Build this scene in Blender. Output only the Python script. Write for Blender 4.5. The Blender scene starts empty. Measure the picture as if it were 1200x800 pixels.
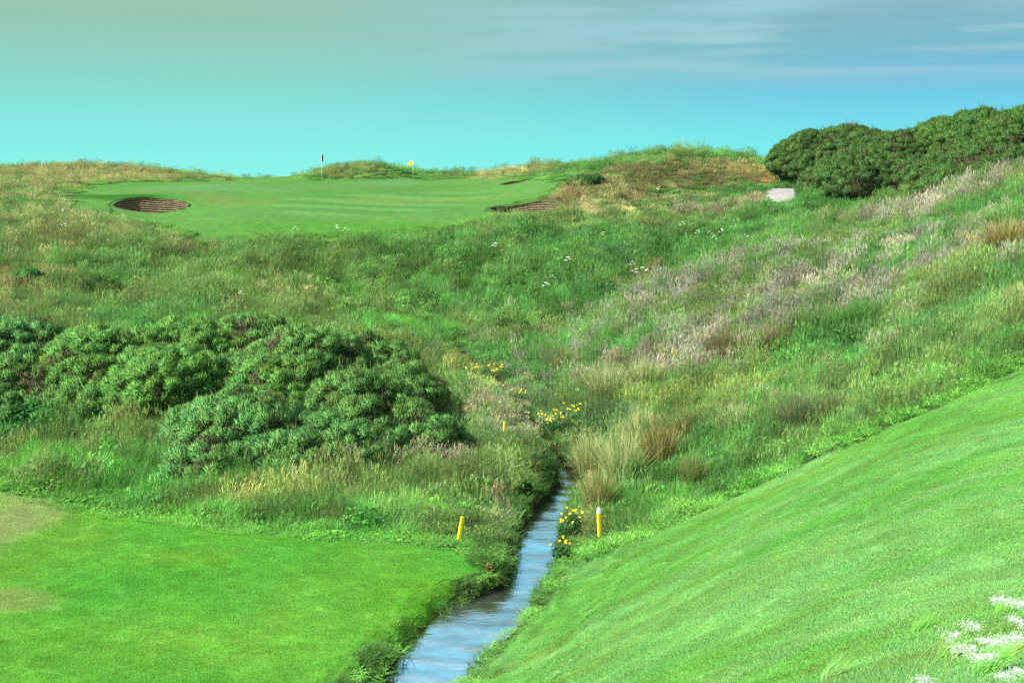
import bpy, bmesh, math, random
import numpy as np
from mathutils import Vector

random.seed(7)
scene = bpy.context.scene
COL = scene.collection
R = np.random.default_rng(11)

# ------------------------------------------------------------------ camera
F, CX, CY = 1500.0, 600.0, 400.0            # focal length and centre in photograph pixels
TH = math.radians(7.14)                     # downward pitch
cam_d = bpy.data.cameras.new('camera')
cam = bpy.data.objects.new('camera', cam_d)
COL.objects.link(cam)
cam_d.sensor_width = 36.0
cam_d.lens = 36.0 * F / 1200.0
cam_d.clip_start, cam_d.clip_end = 0.1, 20000.0
cam.rotation_euler = (math.pi / 2 - TH, 0, 0)
scene.camera = cam


def ray(u, v):
    """direction through a photograph pixel, scaled to one metre of forward distance"""
    a, b = (u - CX) / F, (CY - v) / F
    y = math.cos(TH) + b * math.sin(TH)
    z = -math.sin(TH) + b * math.cos(TH)
    return a / y, z / y


# ------------------------------------------------------------------ noise
def _hash(ix, iy, s):
    h = (ix.astype(np.int64) * 374761393 + iy.astype(np.int64) * 668265263 + s * 1442695041) & 0xffffffff
    h = ((h ^ (h >> 13)) * 1274126177) & 0xffffffff
    h = ((h ^ (h >> 16)) * 2246822519) & 0xffffffff
    return ((h ^ (h >> 15)) & 0xffffff) / float(0xffffff)


def vnoise(x, y, s=0):
    ix, iy = np.floor(x), np.floor(y)
    fx, fy = x - ix, y - iy
    fx, fy = fx * fx * (3 - 2 * fx), fy * fy * (3 - 2 * fy)
    a, b = _hash(ix, iy, s), _hash(ix + 1, iy, s)
    c, d = _hash(ix, iy + 1, s), _hash(ix + 1, iy + 1, s)
    return (a + (b - a) * fx) * (1 - fy) + (c + (d - c) * fx) * fy


def fbm(x, y, s=0, oct=4):
    t, a, n = 0, 0.5, 0
    for k in range(oct):
        t = t + a * vnoise(x * 2 ** k + 17.3 * k, y * 2 ** k - 9.1 * k, s + k)
        n += a
        a *= 0.5
    return t / n


def smooth(e0, e1, x):
    t = np.clip((x - e0) / (e1 - e0), 0, 1)
    return t * t * (3 - 2 * t)


# ------------------------------------------------------------------ terrain from surveyed points (pixel, distance)
SURV = [
 (1200,800,9),(900,800,14),(700,800,20.5),(560,795,26),(1200,700,13.5),(1200,600,20),(1000,700,18),(1000,600,26),
 (850,700,22),(850,650,28),(850,600,36),(720,660,34),(650,720,31),(1200,500,30),(1200,435,38),(1050,500,37),
 (1000,525,38),(900,570,38.5),(800,610,38.5),(702,630,39),
 (1200,380,43),(1200,330,50),(1200,272,60),(1200,244,66),(1050,420,46),(1050,330,60),(1050,266,75),(1000,242,84),
 (900,480,48),(900,400,56),(900,330,66),(900,260,84),(800,540,45),(800,450,55),(800,380,64),(800,330,72),(800,275,84),
 (700,560,46),(700,480,54),(700,400,66),(700,330,75),(700,275,84),
 (640,520,51),(600,470,58),(560,430,63),(530,400,68),(600,400,68),(600,330,76),(600,275,84),(500,330,76),(500,270,84),
 (400,380,70),(400,330,75),(400,275,83),(300,370,66),(300,330,73),(300,275,83),(150,370,66),(150,330,73),(150,270,84),
 (0,370,64),(0,330,70),(0,270,82),(0,230,95),
 (530,540,47),(530,480,55),(400,560,45.5),(250,580,42.5),(100,520,47),(0,500,49),
 (0,800,26.4),(200,800,26.4),(380,790,27),(200,700,32.2),(0,700,32.2),(400,640,36.8),(540,660,35.8),(200,620,38.8),
 (0,600,41),(540,625,39.2),
 (300,262,85),(450,262,85.5),(570,262,86),(300,240,96),(450,240,97),(555,240,95),(300,222,108),(450,222,108),(580,222,106),
 (200,216,112),(300,211.5,124),(450,207.5,125),(540,208.5,125),
 (110,244,92),(100,226,100),(60,216,108),(0,202,122),
 (-60,197,131),(0,197,131),(60,194,131),(130,194,131),(165,196,131),(200,201,131),(240,206,131),(280,211,131),(325,211,131),(350,206,131),(380,198,131),(410,192,131),(440,191,131),(465,197,131),(485,206,131),(520,207.5,131),(560,205,131),(600,198,131),(640,191,131),(668,195,131),(700,197,131),
 (660,233,94),(700,205,98),(780,178,102),(860,181,102),(900,195,100),(720,258,87),(800,258,88),(800,225,95),(600,236,96),
 (915,229,90),(950,226,92),(1050,222,88),(1100,225,80),(1150,222,76),(1000,206,112),(1200,206,112),
 (175,254,93.5),(175,232,98.6),(110,240,96.5),(222,237,98.5),
 (-300,800,26.4),(-300,600,41),(-300,400,62),(-300,300,78),(-300,210,120),(-300,195,132),
 (1500,500,30),(1500,400,40),(1500,275,60),(1500,240,70),(1500,700,13.5),(1500,205,112),
]
P = []
for u, v, d in SURV:
    if d >= 128:
        v += 3                                # the crest itself lies under the grass that makes the skyline
    elif d >= 94 and v < 210:
        v += 5
    x, z = ray(u, v)
    P.append((x * d, d, z * d))
P += [(0, 3, -1.7), (6, 2, -1.9), (-14, 6, -5.5), (-8, 14, -9.6), (-25, 15, -10.4), (14, 5, -2.4), (0, 14, -6.9), (-3, 20, -9.6),(-6, 24, -11.0)]
P = np.array(P)
SC = 40.0


def _phi(r2):
    return 0.5 * r2 * np.log(r2 + 1e-12)


def _fit(P, lam=0.0009):
    n = len(P)
    q = P[:, :2] / SC
    K = _phi(((q[:, None, :] - q[None]) ** 2).sum(-1)) + np.eye(n) * lam
    A = np.zeros((n + 3, n + 3))
    A[:n, :n] = K
    A[:n, n] = 1
    A[:n, n + 1:] = q
    A[n:, :n] = A[:n, n:].T
    b = np.zeros(n + 3)
    b[:n] = P[:, 2]
    return np.linalg.solve(A, b)


W = _fit(P)
for (px, py, pz), w in zip(P, W):
    pass


def tps(x, y):
    x, y = np.asarray(x, float), np.asarray(y, float)
    sh = x.shape
    x, y = x.ravel() / SC, y.ravel() / SC
    out = np.empty(len(x))
    q = P[:, :2] / SC
    for i in range(0, len(x), 20000):
        xx, yy = x[i:i + 20000], y[i:i + 20000]
        r2 = (xx[:, None] - q[None, :, 0]) ** 2 + (yy[:, None] - q[None, :, 1]) ** 2
        out[i:i + 20000] = _phi(r2) @ W[:-3] + W[-3] + W[-2] * xx + W[-1] * yy
    return out.reshape(sh)


def base_z(x, y):
    """survey inside the visible course, a falling coastal plain outside it"""
    cx, cy = np.clip(x, -58, 58), np.clip(y, 2, 136)
    z = tps(cx, cy)
    far = smooth(130, 330, y)
    z = z * (1 - far) + (-34.0) * far
    side = smooth(55, 260, np.abs(x))
    z = z * (1 - side) + np.minimum(z, -6.0 - 14 * far) * side
    back = smooth(4, -60, y)
    return z * (1 - back) + (-3.0) * back


# ------------------------------------------------------------------ stream
WZ = -11.52                                                   # water level of the visible reach
def px_at_z(u, v, z):
    rx, rz = ray(u, v)
    d = z / rz
    return rx * d, d


BANKS = [  # left water edge pixel, right water edge pixel
 ((436,812),(540,812)),((464,775),(575,765)),((512,722),(622,722)),((590,682),(640,690)),((596,655),(658,655)),
 ((606,630),(657,630)),((618,608),(661,606)),((634,590),(668,590)),((644,576),(676,576)),
]
SL = []
for (a, b) in BANKS:
    p, q = px_at_z(*a, WZ), px_at_z(*b, WZ)
    SL.append(((p[0] + q[0]) / 2, (p[1] + q[1]) / 2, abs(q[0] - p[0]) / 2, WZ))
s0 = SL[0]
s1 = SL[1]
dx, dy = s0[0] - s1[0], s0[1] - s1[1]
L = math.hypot(dx, dy)
ext = [(s0[0] + dx / L * t - 0.02*t*t, s0[1] + dy / L * t, 0.9, WZ - 0.02 * t) for t in (14, 8, 3)]
SL = ext + SL
up = [(670,563,47.6,0.5,0.0),(664,548,49.0,0.38,0.08),(650,532,50.8,0.32,0.3),(634,512,52.6,0.3,0.6),(612,486,56,0.28,1.0),(590,462,59.5,0.26,1.55),(560,438,63,0.25,2.1),(532,414,66.5,0.22,2.7)]
for u, v, d, hw, dz in up:
    SL.append((ray(u, v)[0] * d, d, hw, WZ + dz))
SL = np.array(SL)


def densify(S, n=8):
    out = []
    m = len(S)
    for i in range(m - 1):
        p0, p1, p2, p3 = S[max(i - 1, 0)], S[i], S[i + 1], S[min(i + 2, m - 1)]
        for k in range(n):
            t = k / n
            out.append(0.5 * ((2 * p1) + (-p0 + p2) * t + (2 * p0 - 5 * p1 + 4 * p2 - p3) * t * t + (-p0 + 3 * p1 - 3 * p2 + p3) * t ** 3))
    out.append(S[-1])
    return np.array(out)


SD = densify(SL)


def stream_dist(x, y):
    """signed distance outside the water edge (negative in the water), water height, side (-1 left, +1 right)"""
    x, y = np.asarray(x, float), np.asarray(y, float)
    sh = x.shape
    x, y = x.ravel(), y.ravel()
    D = np.full(len(x), 1e9)
    H = np.zeros(len(x))
    S = np.ones(len(x))
    m = (np.abs(x) < 40) & (y > 5) & (y < 80)
    xx, yy = x[m], y[m]
    dm, hm, sm = np.full(len(xx), 1e9), np.zeros(len(xx)), np.ones(len(xx))
    for i in range(len(SD) - 1):
        ax, ay, aw, az = SD[i]
        bx, by, bw, bz = SD[i + 1]
        ex, ey = bx - ax, by - ay
        t = np.clip(((xx - ax) * ex + (yy - ay) * ey) / (ex * ex + ey * ey + 1e-12), 0, 1)
        d = np.hypot(xx - ax - ex * t, yy - ay - ey * t) - (aw + (bw - aw) * t)
        k = d < dm
        dm = np.where(k, d, dm)
        hm = np.where(k, az + (bz - az) * t, hm)
        cr = ex * (yy - ay) - ey * (xx - ax)
        sm = np.where(k, np.where(cr > 0, -1.0, 1.0), sm)
    D[m], H[m], S[m] = dm, hm, sm
    return D.reshape(sh), H.reshape(sh), S.reshape(sh)


def _fl(u, v, d):
    return ray(u, v)[0] * d, d


FOLDS = [(_fl(258, 283, 82), _fl(140, 345, 70), 0.8, 1.7), (_fl(800, 288, 81), _fl(600, 410, 67), 0.7, 2.0), (_fl(560, 330, 77), _fl(500, 395, 69), .5, 1.5), (_fl(380, 290, 81), _fl(330, 350, 72), .45, 1.6), (_fl(1150, 350, 50), _fl(860, 440, 53), .5, 1.6)]
BUNK = []   # bunkers: centre x, y, half width, half depth, floor height, rotation


def height(x, y, rough=None):
    x, y = np.asarray(x, float), np.asarray(y, float)
    z = base_z(x, y)
    z = z + 0.10 * (fbm(x * 0.22, y * 0.22, 3) - 0.5)
    if rough is not None:
        z = z + rough * 0.75 * (fbm(x * 0.42, y * 0.42, 21) - 0.5)
        z = z + rough * 1.3 * (fbm(x * 0.13, y * 0.13, 22, 3) - 0.5) * smooth(46, 56, y) * smooth(100, 84, y)
        for (ax, ay), (bx, by), dep, wd in FOLDS:      # old drainage folds running down the slope
            ex, ey = bx - ax, by - ay
            t = np.clip(((x - ax) * ex + (y - ay) * ey) / (ex * ex + ey * ey), 0, 1)
            d = np.hypot(x - ax - ex * t, y - ay - ey * t) + 0.8 * (fbm(x * .4, y * .4, 33) - .5)
            z = z - rough * dep * np.exp(-(d / wd) ** 2)
    D, H, S = stream_dist(x, y)
    wob = 0.35 * (fbm(x * 0.9, y * 0.9, 5) - 0.5)
    Dw = D + wob
    # left bank: steep undercut step; right bank: softer slope
    up_ = np.where(S < 0, H + 0.1 + 0.75 * smooth(0.0, 0.55, Dw) + 0.6 * np.maximum(Dw - 0.4, 0) + 0.5 * np.maximum(Dw - 1.6, 0) ** 1.6,
                   H + 0.05 + 0.42 * np.maximum(Dw, 0) ** 0.9 + 0.5 * np.maximum(Dw - 1.6, 0) ** 1.6)
    bed = H - 0.28 + 0.33 * smooth(-0.35, 0.02, Dw)
    tgt = np.where(Dw < 0, bed, up_)
    near = D < 6
    z = np.where(near, np.minimum(z, tgt), z)
    # keep the banks above the water on both sides
    low = H + 0.12 + 0.25 * smooth(0, 0.6, Dw)
    z = np.where((Dw > 0) & (D < 5), np.maximum(z, low * 1.0 + (z - z)), z)
    for bx, by, hw, hd, fz, rot in BUNK:
        c, s = math.cos(rot), math.sin(rot)
        lx, ly = (x - bx) * c + (y - by) * s, -(x - bx) * s + (y - by) * c
        e = np.sqrt((lx / hw) ** 2 + (ly / hd) ** 2)
        k = smooth(1.03, 0.95, e)
        z = z * (1 - k) + np.minimum(z, fz) * k
    return z


def pick(u, v, hf=None, ymax=150.0, lift=0.0):
    """point where the ray through a photograph pixel meets the ground"""
    hf = hf or height
    rx, rz = ray(u, v)
    ys = np.arange(3.0, ymax, 0.08)
    g = hf(rx * ys, ys)
    hit = np.nonzero(rz * ys <= g + lift)[0]
    if len(hit) == 0:
        i = int(np.argmin(rz * ys - g))
    else:
        i = hit[0]
    d = ys[i]
    return np.array([rx * d, d, g[i]])


def poly(pts):
    return np.array([pick(u, v)[:2] for u, v in pts])


def in_poly(x, y, Q):
    x, y = np.asarray(x), np.asarray(y)
    r = np.zeros(x.shape, bool)
    n = len(Q)
    for i in range(n):
        x1, y1 = Q[i]
        x2, y2 = Q[(i + 1) % n]
        c = ((y1 > y) != (y2 > y))
        with np.errstate(divide='ignore', invalid='ignore'):
            xi = (x2 - x1) * (y - y1) / (y2 - y1 + 1e-12) + x1
        r ^= c & (x < xi)
    return r


def sd_poly(x, y, Q):
    """signed distance to a polygon, negative inside"""
    x, y = np.asarray(x, float), np.asarray(y, float)
    d = np.full(x.shape, 1e9)
    n = len(Q)
    for i in range(n):
        ax, ay = Q[i]
        ex, ey = Q[(i + 1) % n][0] - ax, Q[(i + 1) % n][1] - ay
        t = np.clip(((x - ax) * ex + (y - ay) * ey) / (ex * ex + ey * ey + 1e-12), 0, 1)
        d = np.minimum(d, np.hypot(x - ax - ex * t, y - ay - ey * t))
    return np.where(in_poly(x, y, Q), -d, d)
# ------------------------------------------------------------------ zones
def lin(r, g, b):
    c = np.array([r, g, b], float) / 255
    return np.where(c <= 0.04045, c / 12.92, ((c + 0.055) / 1.055) ** 2.4)


K = 0.40                                     # reflectance scale


def C(r, g, b, k=1.0):
    return np.minimum(lin(r, g, b) * K * k, 0.8)


Q_FAIR = poly([(0,574),(60,586),(130,604),(200,613),(280,623),(400,637),(470,637),(520,643),(552,655),(558,668),(534,697),(484,742),(418,786),(378,808)])
Q_FAIR = np.vstack([Q_FAIR, [[-6.5, 21], [-9, 16], [-30, 14], [-40, 30], [-34, 46], [-24, 43]]])
Q_BANK = poly([(1199,431),(1100,479),(1000,521),(900,563),(850,589),(800,611),(745,637)])
Q_BANK = np.vstack([[[30, 36]], Q_BANK, poly([(700,653),(676,672)]), ])
_e = []
for (x_, y_, w_, z_) in SD[::-1]:
    if 22 < y_ < 37.5:
        _e.append((x_, y_, w_))
_b = []
for i, (x_, y_, w_) in enumerate(_e):
    _b.append((x_ + w_ + (0.32 + 0.35 * smooth(30, 37, y_)), y_ - 0.15))
Q_BANK = np.vstack([Q_BANK, _b, [[-5.0, 20], [-2, 6], [-3, -6], [30, -6]]])
Q_GREEN = poly([(84,229),(105,221),(142,214),(200,213.5),(255,212.6),(272,208),(340,207),(362,212),(400,211),(450,209.8),(482,208.5),(540,209.2),(600,209.5),(640,212),(652,217),(646,223),(632,231),(605,235),(585,240),(566,247),(596,254),(560,259),(500,266),(440,271),(395,272),(330,275),(262,277),(225,272),(196,262),(150,258),(128,252),(110,246),(92,238)])
Q_PUTT = poly([(310,246),(300,239),(330,232),(420,226),(520,224),(585,222),(566,236),(545,243),(470,254),(390,255),(340,253)])
Q_BACK = poly([(140,221),(150,217),(240,216),(330,215.5),(420,213),(500,211.5),(470,219),(380,222),(290,224),(190,226)])

# bunkers cut into the ground
_bp = []


def add_bunker(u, v_lip, v_top, half_px, depth, drop, rot=0.0):
    c0 = pick(u, v_lip)
    d = c0[1] + depth / 2 + 0.2
    cx = ray(u, v_lip)[0] * d
    hw = half_px / F * d
    fl = float(c0[2]) - drop
    BUNK.append((cx, d, hw, depth / 2, fl, rot))
    _bp.append((cx, d, hw, depth / 2, fl, rot))


add_bunker(177, 250, 233, 45, 4.6, 1.0)
add_bunker(616, 250, 237, 44, 5.0, 0.9, 0.12)
add_bunker(609, 214, 209, 22, 3.2, 0.4, 0.3)

Q_PATH = poly([(893,231),(900,221.5),(938,220.5),(936,236),(912,240)])


# ------------------------------------------------------------------ colour survey of the vegetation
class Patch:
    def __init__(s, u, v, ru, rv, col, w=1.0, seed=0.0, tall=1.0, lush=0.0):
        c = pick(u, v)
        a, b = pick(u, min(v + rv, 800)), pick(u, max(v - rv, 195))
        s.c = c
        if seed >= .7:                         # flowering grasses thin out into their neighbours
            w, ru, rv = w * .72, ru * 1.3, rv * 1.3
        s.rx = ru * c[1] / F
        s.ry = max(0.5, abs(b[1] - a[1]) / 2)
        col = np.array(col)
        if col[1] > col[0] * 1.15:
            col = col * np.array([1.10, 1.0, 0.85])        # leaf green leans to yellow
        else:
            col = col * np.array([0.90, 1.0, 0.95])        # seed heads and straw are dusty, not orange
        s.col, s.w, s.seed, s.tall, s.lush = col, w, seed, tall, lush

    def at(s, x, y, warp=None):
        wx, wy = warp if warp is not None else warps(x, y)
        e = ((x - s.c[0] + wx) / s.rx) ** 2 + ((y - s.c[1] + wy) / s.ry) ** 2
        return s.w * smooth(1.25, 0.55, np.sqrt(e))


def warps(x, y):
    return (fbm(x * 0.35, y * 0.35, 51) - 0.5) * 2.6, (fbm(x * 0.35, y * 0.35, 52) - 0.5) * 2.6


OLIVE, GREEN, LUSH = C(108,145,68), C(88,150,62), C(94,170,58)
TAN, PINK, BLUEG, DARKG = C(158,150,92), C(152,146,136), C(90,148,88), C(62,105,50)
YELG, STRAW = C(125,155,70), C(182,166,110)
PATCHES = [
 # dunes and the dry crests
 Patch(60,208,150,14,TAN,.85,.5), Patch(210,206,90,8,C(164,150,92),.95,.2,.35), Patch(30,222,60,14,TAN,.6,.5),
 Patch(80,236,60,10,STRAW,.5,.4), Patch(110,262,130,22,C(140,145,88),.7,.5), Patch(30,300,60,50,C(128,140,84),.6,.4),
 Patch(30,345,60,26,TAN,.55,.4), Patch(240,285,60,14,C(132,128,80),.6,.4),
 Patch(410,202,60,8,C(138,140,74),.7,.4), Patch(350,205,40,6,TAN,.7,.4), Patch(590,205,60,7,STRAW,.85,.5,.7), Patch(640,200,30,7,C(140,138,76),.7,.4),
 Patch(780,205,120,28,C(142,134,82),.85,.45), Patch(700,226,70,16,TAN,.95,.5), Patch(690,246,110,7,STRAW,.95,.4,.6), Patch(665,232,30,14,C(175,155,98),.9,.5), Patch(790,232,60,8,STRAW,.5,.4,.6), Patch(890,205,22,14,C(190,150,85),.8,.5),
 Patch(740,262,90,4,STRAW,.85,.3,.4), Patch(850,240,60,12,C(150,140,112),.6,.5), Patch(870,205,40,20,C(160,142,84),.6,.5),
 Patch(330,350,40,16,TAN,.3,.4), Patch(280,320,90,20,C(90,118,58),.5,.2), Patch(430,300,120,16,C(92,122,60),.5,.2),
 Patch(260,335,70,12,LUSH,.4), Patch(330,400,160,16,LUSH,.7), Patch(480,395,90,25,LUSH,.7), Patch(420,345,120,16,C(84,150,60),.5),
 Patch(600,360,80,30,C(84,140,60),.5), Patch(560,290,60,14,C(78,150,60),.5),
 Patch(245,292,30,12,GREEN,.6),
 # far right slope
 Patch(760,318,40,8,C(150,130,85),.6,.6), Patch(840,318,90,12,PINK,.65,.8), Patch(760,350,90,16,PINK,.6,.8),
 Patch(950,330,120,12,C(160,150,140),.7,.9), Patch(1000,350,110,14,PINK,.7,.9), Patch(880,395,90,22,C(158,146,136),.75,.9),
 Patch(800,410,90,18,PINK,.7,.9), Patch(730,440,60,22,C(160,150,110),.6,.7), Patch(930,375,120,10,BLUEG,.6),
 Patch(1100,315,120,14,C(154,142,130),.5,.8), Patch(1150,330,90,12,PINK,.4,.7), Patch(1130,228,90,9,C(168,156,146),.9,1.), Patch(1060,250,60,9,PINK,.7,.9),
 Patch(1010,262,60,8,C(150,140,112),.5,.7), Patch(1120,268,110,18,C(75,150,62),.7), Patch(900,290,80,16,GREEN,.6), Patch(1180,285,30,20,C(165,135,85),.6,.6),
 Patch(760,300,120,10,C(75,140,70),.5), Patch(1100,380,110,26,C(75,150,72),.7), Patch(960,440,110,20,C(85,160,70),.7), Patch(1120,430,90,16,C(90,170,65),.7),
 Patch(700,330,80,16,C(80,150,80),.5), Patch(660,400,60,22,C(88,160,72),.7), Patch(700,300,60,10,C(74,135,74),.5),
 Patch(880,350,300,60,PINK,.38,.8), Patch(1080,300,150,40,PINK,.3,.8), Patch(700,470,90,40,C(150,150,118),.35,.7), Patch(950,460,140,30,C(150,148,124),.25,.7), Patch(480,315,260,36,C(88,142,64),.55,.2), Patch(150,320,120,34,C(100,140,68),.45,.3),
 # lower right rough
 Patch(800,470,80,20,YELG,.6,.4), Patch(860,460,80,16,YELG,.5,.5), Patch(760,530,70,26,C(155,150,95),.6,.5), Patch(700,560,40,26,C(165,158,100),.75,.5),
 Patch(900,490,80,14,C(130,140,96),.5,.5), Patch(900,540,70,14,C(100,160,70),.6), Patch(720,500,60,20,C(95,140,95),.6,.4), Patch(1050,455,90,12,C(110,160,70),.5,.3), Patch(760,600,60,14,C(95,165,60),.8),
 # ditch and left bank
 Patch(560,440,40,22,C(140,165,85),.7,.3), Patch(590,480,40,34,C(170,155,130),.8,.6,.8), Patch(620,510,30,14,C(164,150,134),.8,.7,.8), Patch(560,500,40,30,C(100,150,92),.6,.3),
 Patch(630,470,30,20,C(100,150,95),.7), Patch(490,545,60,16,C(160,148,138),.7,.9), Patch(580,560,50,30,C(120,165,85),.6,.5), Patch(400,560,60,12,C(160,152,124),.7,.8),
 Patch(620,620,30,40,C(70,125,60),.8), Patch(590,600,30,20,C(165,140,120),.5,.8), Patch(640,560,25,30,C(50,95,45),.8),
 # below the gorse on the left
 Patch(90,540,120,22,C(98,182,58),.65), Patch(300,590,90,16,C(140,160,92),.6,.6), Patch(170,500,40,20,C(170,165,95),.7,.7), Patch(200,570,90,14,C(96,180,60),.6),
 Patch(20,560,40,14,C(150,150,115),.5,.6), Patch(450,600,90,16,C(96,178,58),.6), Patch(220,605,90,10,C(92,176,56),.7), Patch(420,622,110,8,C(80,165,65),.8), Patch(150,480,60,14,C(75,150,85),.7),
]


def rough_colour(x, y, rng=None):
    x, y = np.asarray(x, float), np.asarray(y, float)
    n1, n2 = fbm(x * 0.16, y * 0.16, 31), fbm(x * 0.5, y * 0.5, 37)
    t = smooth(0.35, 0.65, n1)[..., None]
    c = OLIVE * (1 - t) + C(84,150,64) * t
    k = smooth(0.52, 0.72, n2)[..., None] * 0.35
    c = c * (1 - k) + C(128,130,78) * k
    k = smooth(0.55, 0.75, fbm(x * 0.45, y * 0.45, 41))[..., None] * 0.6
    c = c * (1 - k * .6) + DARKG * k * .6
    seed = 0.22 + 0.25 * smooth(0.5, 0.7, n2)
    tall = np.ones(x.shape)
    wp, rag = warps(x, y), 0.45 * fbm(x * 0.9, y * 0.9, 61)
    for p in PATCHES:
        w = p.at(x, y, wp)
        # ragged edges: the species mix breaks up, it does not fade
        w = w * smooth(0.25, 0.6, rag + 0.75 * w)
        if rng is not None:                   # each clump is of one species: patches interleave
            w = (rng.uniform(0, 1, w.shape) < w * 0.92).astype(float)
        c = c * (1 - w[..., None]) + p.col * w[..., None]
        seed = seed * (1 - w) + p.seed * w
        tall = tall * (1 - w) + p.tall * w
    lum = c.mean(-1, keepdims=True)
    c = c * 0.78 + lum * 0.22                 # summer grass is dull: part straw, part seed
    v = 0.68 + 0.6 * smooth(0.25, 0.75, fbm(x * 0.75, y * 0.75, 63))[..., None]
    c = c * np.array([0.98, 1.0, 0.95])
    return c * v, seed, tall


F_TAN = Patch(0,640,150,60,C(140,200,85),.4), Patch(-10,612,80,34,C(200,198,138),.55), Patch(-20,640,50,60,C(205,205,150),.4), Patch(-10,705,60,14,C(205,198,130),.55)
F_YEL = Patch(230,655,70,14,C(140,205,70),.4), Patch(480,690,60,24,C(120,205,60),.5), Patch(340,620,90,8,C(130,200,80),.35)


def mown_colour(x, y):
    """short grass of fairway and bank: mower streaks, dry scorch and clover"""
    n = fbm(x * 0.28, y * 0.28, 71, 5)
    m = fbm(x * 1.1, y * 0.8, 73, 5)
    c = C(118,200,78,1.12) + (n[..., None] - 0.5) * C(110,90,30) * 1.5
    k = smooth(0.45, 0.75, m)[..., None] * 0.35
    c = c * (1 - k) + C(96,186,58,1.05) * k
    for p in F_TAN + F_YEL:
        w = p.at(x, y)[..., None]
        c = c * (1 - w) + p.col * w
    return c


BANK_DIR = (pick(720, 720)[:2], pick(1130, 520)[:2])


def bank_colour(x, y):
    n = fbm(x * 0.35, y * 0.35, 81)
    c = C(132,202,98,1.15) + (n[..., None] - 0.5) * C(100,80,50) * 1.6
    k = smooth(0.5, 0.75, fbm(x * 2.4, y * 2.4, 85))[..., None] * 0.35
    c = c * (1 - k) + C(100,186,66,1.05) * k
    # the mower ran along the bank: streaks follow the contour (about 38 degrees across)
    _p, _q = BANK_DIR
    a = math.atan2(_q[1] - _p[1], _q[0] - _p[0])
    s, t = x * math.cos(a) + y * math.sin(a), -x * math.sin(a) + y * math.cos(a)
    s, t = s + 0.6 * (fbm(x * .2, y * .2, 9) - .5), t + 1.6 * (fbm(x * 0.12, y * 0.12, 8) - 0.5)
    st = fbm(t * 0.9, s * 0.2, 83, 5)
    k = smooth(0.4, 0.72, st)[..., None] * 0.36
    c = c * (1 - k) + C(165,216,150,1.3) * k
    k = smooth(0.52, 0.72, fbm(t * 1.5, s * 0.2, 87, 3))[..., None] * 0.42
    c = c * (1 - k) + C(142,184,80) * k
    k = smooth(0.62, 0.8, fbm(t * 2.6, s * 0.6, 89, 3))[..., None] * 0.22
    return c * (1 - k) + C(165,165,85) * k


G_TAN_SHADE = [Patch(215,252,60,3,STRAW,.0), Patch(290,236,50,4,C(130,150,76),.4), Patch(100,216,40,4,C(120,150,70),.4), Patch(210,225,60,2,C(130,150,76),.5),
         Patch(140,231,62,6,C(58,122,44),.95), Patch(226,257,20,1.0,C(160,170,100),.5), Patch(255,233,30,3,C(150,155,90),.4), Patch(230,210,90,3,C(130,150,78),.5), Patch(585,249,16,1.2,C(180,180,110),.5),  # dark green one: shade of the hollow left of the bunker, painted in
         Patch(430,219,160,4,C(96,150,66),.5), Patch(420,266,160,6,C(86,160,62),.7), Patch(480,236,110,3,C(140,165,85),.35), Patch(160,217,30,4,C(80,160,66),.6)]


def green_colour(x, y):
    n = fbm(x * 0.25, y * 0.25, 91)
    c = C(102,160,76, 1.0) + (n[..., None] - 0.5) * C(70,60,30)
    k = smooth(0.5, -1.5, sd_poly(x, y, Q_PUTT))[..., None]
    st = 0.5 + 0.5 * np.tanh(4 * np.sin((x * 0.35 + y * 0.94) * 1.3))
    c = c * (1 - k) + (C(108,168,84, .95) + (st[..., None] - .5) * C(70,80,50) * .9) * k
    k = smooth(0.5, -1.0, sd_poly(x, y, Q_BACK))[..., None]
    c = c * (1 - k) + C(112,172,98, .95) * k
    for p in G_TAN_SHADE:
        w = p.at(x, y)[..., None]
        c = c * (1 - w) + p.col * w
    return c


def zones(x, y):
    e = 0.5 * (fbm(x * 1.3, y * 1.3, 101) - 0.5)
    f = smooth(0.12, -0.12, sd_poly(x, y, Q_FAIR) + e * 0.7)
    b = smooth(0.12, -0.12, sd_poly(x, y, Q_BANK) + e * 0.7)
    g = smooth(0.25, -0.25, sd_poly(x, y, Q_GREEN) + e * 1.4)
    return f, b, g


# ------------------------------------------------------------------ ground sheet
def axis(lo, hi, step, far_lo, far_hi, grow=1.22):
    a = list(np.arange(lo, hi + 1e-6, step))
    s, v = step, lo
    left = []
    while v > far_lo:
        s *= grow
        v -= s
        left.append(v)
    s, v = step, a[-1]
    right = []
    while v < far_hi:
        s *= grow
        v += s
        right.append(v)
    return np.array(left[::-1] + a + right)


XA = axis(-48, 48, 0.22, -6000, 6000)
YA = axis(2, 138, 0.22, -3000, 9000)
GX, GY = np.meshgrid(XA, YA)
fz, bz_, gz = zones(GX, GY)
rough_w = (1 - fz) * (1 - bz_) * (1 - gz) * smooth(0.5, 3.0, sd_poly(GX, GY, Q_PATH))
GZ = height(GX, GY, rough_w * smooth(140, 125, GY))


def bilerp(x, y):
    """height of the built ground sheet"""
    x, y = np.asarray(x, float), np.asarray(y, float)
    i = np.clip(np.searchsorted(XA, x) - 1, 0, len(XA) - 2)
    j = np.clip(np.searchsorted(YA, y) - 1, 0, len(YA) - 2)
    fx = (x - XA[i]) / (XA[i + 1] - XA[i])
    fy = (y - YA[j]) / (YA[j + 1] - YA[j])
    return (GZ[j, i] * (1 - fx) + GZ[j, i + 1] * fx) * (1 - fy) + (GZ[j + 1, i] * (1 - fx) + GZ[j + 1, i + 1] * fx) * fy


def ground_at(u, v):
    return Vector(pick(u, v, bilerp))


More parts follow.
